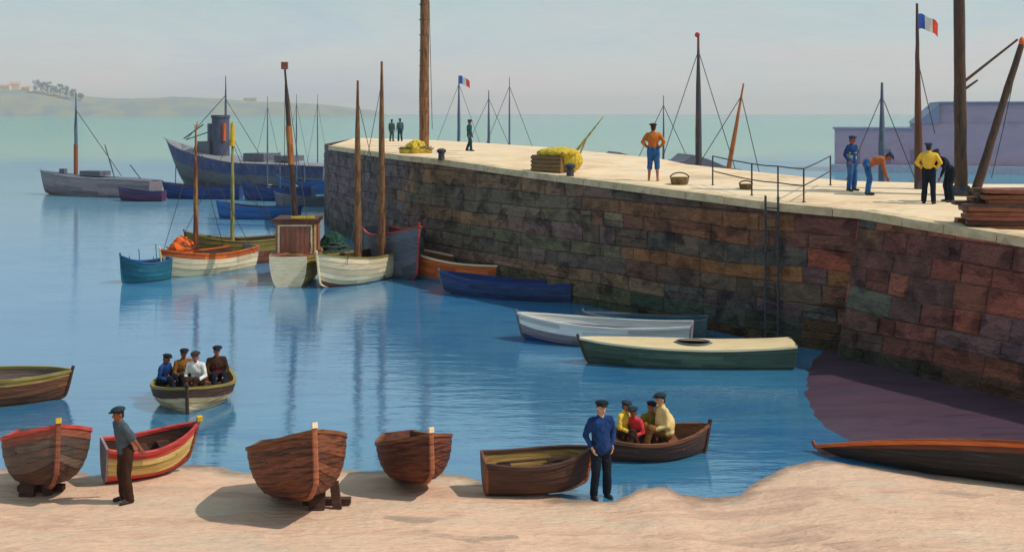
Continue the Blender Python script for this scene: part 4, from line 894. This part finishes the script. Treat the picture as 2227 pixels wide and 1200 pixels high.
for k in range(3):
    b = MB(); b.box((2.2 + k * 3.4, -.02, 1.8), (1.3, .1, 1.6)); b.build('shutter', M('mauve shutter', (128, 108, 134), (136, 118, 142)), wh, smooth=0)
# ------------------------------------------------------------------ people
def fab(name, *c): return M(name, *c, sc=7, st=(1, 1, .7), rough=.9, bump=.7, dist=.02, spec=.15)
skin = M('tanned skin', (142, 84, 56), (170, 108, 76), sc=9, rough=.6, bump=.15, dist=.004); skin_d = M('dark weathered skin', (132, 70, 50), (158, 92, 68), sc=9, rough=.6, bump=.15, dist=.004); skin_l = M('fair skin', (188, 138, 106), (204, 158, 126), sc=9, rough=.6, bump=.15, dist=.004)
hair_m = M('dark hair', (30, 22, 18), (48, 36, 28), sc=20); cap_m = fab('black cap', (20, 22, 26), (36, 40, 46)); capb_m = fab('blue cap', (28, 50, 88), (48, 76, 116)); capt_m = fab('slate cap', (54, 66, 76), (30, 36, 40))
shoe_m = M('dark shoes', (28, 22, 20), (48, 36, 30), sc=8); eye_m = M('dark eyes', (16, 12, 10), (24, 18, 14), rough=.2); lip_m = M('lips', (120, 54, 46), (132, 62, 52))
navy_f = fab('navy cloth', (18, 38, 76), (28, 56, 104), (38, 72, 124)); black_f = fab('black blue cloth', (18, 24, 34), (30, 40, 54)); jean_f = fab('blue trousers', (24, 58, 112), (46, 92, 146), (70, 112, 150)); brown_f = fab('brown trousers', (46, 28, 22), (72, 46, 34))
white_f = fab('white shirt', (206, 204, 198), (226, 224, 218)); yel_f = fab('yellow shirt', (214, 164, 36), (232, 196, 84)); lem_f = fab('cream smock', (218, 182, 110), (228, 204, 146)); red_f = fab('red shirt', (206, 40, 50), (228, 74, 76)); oli_f = fab('olive shirt', (92, 88, 30), (124, 116, 44)); org_f = fab('orange brown shirt', (150, 84, 40), (190, 106, 44), (212, 126, 54)); ochj_f = fab('brown jacket', (108, 72, 34), (138, 92, 46)); mar_f = fab('maroon waistcoat', (78, 26, 32), (104, 40, 44)); teal_f = fab('dark teal cloth', (20, 52, 62), (30, 74, 84)); green_f = fab('grey green cloth', (56, 80, 76), (70, 96, 90)); rust_f = fab('rust shirt', (148, 84, 52), (172, 104, 66)); pale_f = fab('pale grey shirt', (128, 146, 142), (150, 162, 156)); slat_f = fab('slate vest', (62, 76, 88), (86, 96, 104))
def person(label, loc, face, height, shirt, trousers, cap=None, skinm=skin, pose='stand', sleeve='long', vox=.015, capback=False, turn=0, group=None, arms=None, lean=0, legs=None, opts=(), hair=True):
    """local frame: faces -Y, feet at z 0 (seated: seat at z 0). face = rotation of that frame"""
    s = height / 1.75
    root = empty('person', loc, face, label, 'person', group); root.scale = (s, s, s)
    V = Vector
    if pose == 'sit': pel = V((0, 0, .1)); tp_ = lean if lean else 8
    elif pose == 'bend': pel = V((0, .1, .93)); tp_ = lean or 62
    else: pel = V((0, 0, .94)); tp_ = lean
    Rt = Matrix.Rotation(R(tp_), 3, 'X')         # pitch forwards (towards -Y)
    T = lambda p: pel + Rt @ V(p)
    chest = T((0, .0, .34)); neck = T((0, .0, .53)); 
    hp = tp_ * .55 if pose != 'bend' else tp_ * .8
    Rh = Matrix.Rotation(R(hp), 3, 'X') @ Matrix.Rotation(R(turn), 3, 'Z')
    hc = neck + Rh @ V((0, -.015, .15))
    Hd = lambda p: hc + Rh @ V(p)
    sh = {k: T((k * .185, .0, .465)) for k in (-1, 1)}
    if arms == 'knees': el = {k: T((k * .26, -.06, .2)) for k in (-1, 1)}; wr = {k: pel + V((k * .14, -.36, .1)) for k in (-1, 1)}
    elif arms == 'row': el = {k: T((k * .25, -.12, .24)) for k in (-1, 1)}; wr = {k: T((k * .2, -.36, .22)) for k in (-1, 1)}
    elif arms == 'down_fwd': el = {k: sh[k] + V((k * .04, -.04, -.28)) for k in (-1, 1)}; wr = {k: sh[k] + V((0, -.12, -.52)) for k in (-1, 1)}
    elif arms == 'back': el = {k: T((k * .24, .1, .2)) for k in (-1, 1)}; wr = {k: T((k * .2, .2, -.01)) for k in (-1, 1)}
    elif arms == 'pockets': el = {k: T((k * .27, .07, .2)) for k in (-1, 1)}; wr = {k: T((k * .2, -.04, .0)) for k in (-1, 1)}
    elif arms == 'hips': el = {k: T((k * .33, .06, .24)) for k in (-1, 1)}; wr = {k: T((k * .19, -.03, .07)) for k in (-1, 1)}
    else: el = {k: T((k * .235, .02, .19)) for k in (-1, 1)}; wr = {k: T((k * .25, -.05, -.05)) for k in (-1, 1)}
    hip = {k: pel + V((k * .09, 0, -.02)) for k in (-1, 1)}
    if pose == 'sit': kn = {k: pel + V((k * .13, -.38, .14)) for k in (-1, 1)}; an = {k: pel + V((k * .11, -.5, -.2)) for k in (-1, 1)}
    elif pose == 'bend': kn = {k: V((k * .12, .02, .5)) for k in (-1, 1)}; an = {k: V((k * .12, .08, .08)) for k in (-1, 1)}
    elif legs == 'stride': kn = {-1: V((-.1, -.12, .5)), 1: V((.1, .03, .5))}; an = {-1: V((-.1, -.14, .08)), 1: V((.11, .2, .09))}
    else: kn = {k: V((k * .11, -.02, .5)) for k in (-1, 1)}; an = {k: V((k * .13, .03, .08)) for k in (-1, 1)}
    # body -------------------------------------------------------
    b = MB(); I = Rt
    b.ell(pel + V((0, .01, 0)), (.155, .11, .12)); b.ell(T((0, 0, .17)), (.135, .095, .16), I); b.ell(chest, (.165, .11, .2), I)
    b.cap(T((-.12, 0, .45)), T((.12, 0, .45)), .072); b.cap(T((0, 0, .42)), neck + (hc - neck) * .45, .062, .052)
    b.ell(hc, (.076, .093, .112), Rh); b.ell(Hd((0, -.03, -.055)), (.056, .062, .062), Rh)
    b.cap(Hd((0, -.088, .012)), Hd((0, -.112, -.03)), .011, .016, 8)      # nose
    for k in (-1, 1): b.ell(Hd((k * .078, .005, -.01)), (.014, .022, .034), Rh, 8, 6)
    b.ell(Hd((0, -.082, .03)), (.05, .014, .012), Rh, 10, 6)              # brow
    for k in (-1, 1):
        b.cap(sh[k], el[k], .05, .04); b.cap(el[k], wr[k], .04, .027)
        b.cap(hip[k], kn[k], .085, .055); b.cap(kn[k] + V((0, .01, 0)), (kn[k] + an[k]) / 2 + V((0, .015, 0)), .053, .05); b.cap((kn[k] + an[k]) / 2, an[k], .048, .036)
        b.cap(an[k] + V((0, .03, -.035)), an[k] + V((k * .015, -.15, -.045)), .038, .03)
        d = (wr[k] - el[k]).normalized(); side = d.cross(V((0, 1, 0)) if abs(d.y) < .8 else V((0, 0, 1))).normalized(); fwd = side.cross(d).normalized()
        if fwd.y > 0 and abs(d.y) < .8: fwd = -fwd
        wide = fwd; thin = side * (1 if side.x * -k > 0 else -1)
        pc = wr[k] + d * .05
        for q in (-.022, 0, .022): b.cap(wr[k] + wide * q * .6, pc + d * .035 + wide * q * 1.1, .019, .016, 8)
        for q, fl in ((-.03, .062), (-.01, .075), (.011, .08), (.031, .07)):
            a0 = pc + d * .045 + wide * q; a1 = a0 + d * fl * .5 + thin * .006; a2 = a1 + (d + thin * .9).normalized() * fl * .5
            b.cap(a0, a1, .0105, .0095, 8); b.cap(a1, a2, .0095, .0085, 8)
        t0 = wr[k] + d * .03 + wide * .026; t1 = t0 + (d * .5 + wide * .9).normalized() * .04; b.cap(t0, t1, .0125, .011, 8); b.cap(t1, t1 + (d + thin * .3).normalized() * .035, .011, .009, 8)
    bo = b.build('body', skinm, root); remesh(bo, vox, 2)
    # face details
    b = MB()
    for k in (-1, 1): b.ell(Hd((k * .03, -.083, .006)), (.011, .007, .008), Rh, 8, 6)
    b.build('eye', eye_m, bo); b = MB(); b.ell(Hd((0, -.092, -.06)), (.024, .008, .007), Rh, 8, 6); b.build('mouth', lip_m, bo)
    if hair: b = MB(); b.ell(Hd((0, .018, .025)), (.083, .09, .1), Rh); b.ell(Hd((0, .055, -.03)), (.07, .045, .07), Rh); ho = b.build('hair', hair_m, root); remesh(ho, .012, 2, .004)
    if cap:
        b = MB(); q = .012; b.ell(Hd((q, .0, .085)), (.125, .135, .048), Rh); b.ell(Hd((0, .0, .06)), (.09, .105, .04), Rh); b.ell(Hd((0, -.12, .055)), (.07, .065, .012), Rh); co = b.build('cap', cap, root); remesh(co, .012, 2, .004)
    # trousers
    b = MB(); b.ell(pel + V((0, .01, .0)), (.178, .13, .14)); b.cap(pel + V((-.08, 0, .06)), pel + V((.08, 0, .06)), .11)
    short = 'short' in opts
    for k in (-1, 1):
        b.cap(hip[k] + V((0, .01, 0)), kn[k], .112, .085)
        if not short: b.cap(kn[k], an[k] + V((0, 0, .02)), .083, .075)
        else: b.cap(kn[k], kn[k].lerp(an[k], .22), .088, .088)
    to = b.build('trousers', trousers, root); remesh(to, vox * 1.5, 2, .012)
    for k in (-1, 1):
        if 'bare' in opts: break
        b = MB(); b.cap(an[k] + V((0, .04, -.03)), an[k] + V((k * .015, -.16, -.04)), .048, .04); b.cap(an[k] + V((0, 0, .06)), an[k] + V((0, .01, -.02)), .052, .05)
        so_ = b.build('shoe', shoe_m, root); remesh(so_, .014, 2)
    # shirt
    b = MB(); b.ell(T((0, .0, .12)), (.17, .13, .17), I); b.ell(T((0, .01, .33)), (.198, .142, .2), I); b.cap(T((-.13, .0, .44)), T((.13, .0, .44)), .092); b.cap(T((0, 0, .44)), T((0, .01, .53)), .08, .068)
    b.ell(T((0, .0, -.0)), (.175, .135, .09), I)
    if 'coat' in opts: b.ell(pel + V((0, .0, .0)), (.19, .15, .17)); b.cap(T((0, 0, .3)), pel, .15, .17)
    if 'smock' in opts: b.ell(T((0, .02, .18)), (.24, .2, .26), I); b.ell(T((0, 0, .02)), (.23, .19, .12), I)
    for k in (-1, 1):
        if sleeve == 'long': b.cap(sh[k], el[k], .066, .056); b.cap(el[k], el[k].lerp(wr[k], .9), .054, .042)
        else: b.cap(sh[k], sh[k].lerp(el[k], .8), .076, .068)
    sho = b.build('shirt', shirt, root); remesh(sho, vox * 1.5, 2, .013)
    if 'vest' in opts:
        b = MB(); b.ell(T((0, .012, .12)), (.185, .142, .17), I); b.ell(T((0, .02, .31)), (.2, .15, .17), I); vo = b.build('waistcoat', opts[-1], root); remesh(vo, .015, 2, .008)
    return root
def hpx(pxh, Z): return pxh * Z / F
# beach
p = BE(272, 1092); person('man in brown trousers and flat cap leaning back against the red striped boat', p, R(-48), hpx(212, p.y), slat_f, brown_f, capt_m, skin_d, lean=10, arms='back', sleeve='short', vox=.009, turn=0)
p = BE(1307, 1084); person('man in navy jacket and black cap standing between boat and water', p, R(20), hpx(214, p.y), navy_f, black_f, cap_m, skin_l, arms='pockets', vox=.009, opts=('coat',))
# passengers, left rowing boat (seats at about .38 above the water)
def seat(px, py, Z): q = U(px, py, Z); return Vector((q.x, Z, q.z))
Y1 = pK.y + .9
person('passenger in navy jacket at the left of the four in the cream boat', seat(352, 838, Y1 + .25), R(70), 1.5, navy_f, black_f, cap_m, skin_d, 'sit', arms='knees', lean=14, vox=.011)
person('passenger in brown jacket, second from left in the cream boat', seat(397, 830, Y1 + .55), R(35), 1.58, ochj_f, black_f, cap_m, skin_d, 'sit', arms='knees')
person('passenger in white shirt in the middle of the cream boat', seat(430, 838, Y1 - .15), R(-10), 1.62, white_f, brown_f, hair_m, skin_d, 'sit', arms='knees', lean=12)
person('passenger in dark jacket and maroon waistcoat at the right of the cream boat', seat(470, 828, Y1 + .3), R(25), 1.66, brown_f, black_f, cap_m, skin, 'sit', arms='knees', opts=('vest', mar_f))
Y2 = pM.y + .55
person('passenger in golden yellow shirt next to the navy dressed man', seat(1354, 950, Y2 + .15), R(50), 1.45, yel_f, brown_f, capt_m, skin, 'sit', arms='knees')
person('passenger in red shirt in the middle of the dark rowing boat', seat(1387, 958, Y2 + .12), R(-45), 1.4, red_f, brown_f, capt_m, skin_d, 'sit', arms='knees', lean=16)
person('passenger in olive shirt behind the red shirted one', seat(1412, 952, Y2 + .4), R(20), 1.5, oli_f, brown_f, cap_m, skin, 'sit', arms='knees')
person('tallest passenger in loose cream smock at the stern of the dark boat', seat(1446, 950, Y2 + .2), R(-70), 1.75, lem_f, ochj_f, capt_m, skin_l, 'sit', arms='knees', opts=('smock',))
# pier
p = DK(852, 308); person('distant grey green figure on the pier, left one of the pair', p, R(160), hpx(48, p.y), green_f, green_f, cap_m, skin_d)
p = DK(870, 308); person('distant grey green figure on the pier, right one of the pair', p, R(200), hpx(50, p.y), green_f, teal_f, cap_m, skin_d)
p = DK(1021, 329); person('man in dark teal clothes walking on the pier near the flag', p, R(70), hpx(69, p.y), teal_f, teal_f, cap_m, skin_d, legs='stride')
p = DK(1421, 394); person('man in orange shirt and blue shorts standing at the pier edge', p, R(165), hpx(126, p.y), org_f, jean_f, fab('dark red cap', (84, 30, 28), (44, 28, 26)), skin, arms='hips', opts=('short', 'bare'))
p = DK(1853, 416); person('man in blue jacket over pale shirt standing right of the railing', p, R(35), hpx(121, p.y), navy_f, jean_f, capb_m, skin_d, arms='pockets', opts=('vest', pale_f))
p = DK(1893, 424); person('stooping man in rust shirt bending over between mast and railing', p, R(75), hpx(126, p.y), rust_f, jean_f, capb_m, skin_d, 'bend', arms='down_fwd', lean=72)
p = DK(2020, 444); person('man in yellow shirt and blue cap below the flagpole', p, R(150), hpx(134, p.y), yel_f, black_f, capb_m, skin_d, arms='hips')
p = DK(2060, 440); person('man in dark clothes bending beside the yellow shirted man', p, R(-80), hpx(128, p.y), black_f, black_f, cap_m, skin_d, 'bend', arms='down_fwd', lean=42)
# ------------------------------------------------------------------ air
hz = bpy.data.materials.new('haze'); hz.use_nodes = True; n = hz.node_tree.nodes; n.clear(); out = n.new('ShaderNodeOutputMaterial'); pv = n.new('ShaderNodeVolumePrincipled')
pv.inputs['Density'].default_value = .0002; pv.inputs['Color'].default_value = (.985, .965, .955, 1); pv.inputs['Anisotropy'].default_value = .2
hz.node_tree.links.new(pv.outputs[0], out.inputs['Volume'])
b = MB(); b.box((0, 2900, 38), (11400, 6000, 84)); o = b.build('haze', hz, smooth=0); tag(o, kind='stuff')
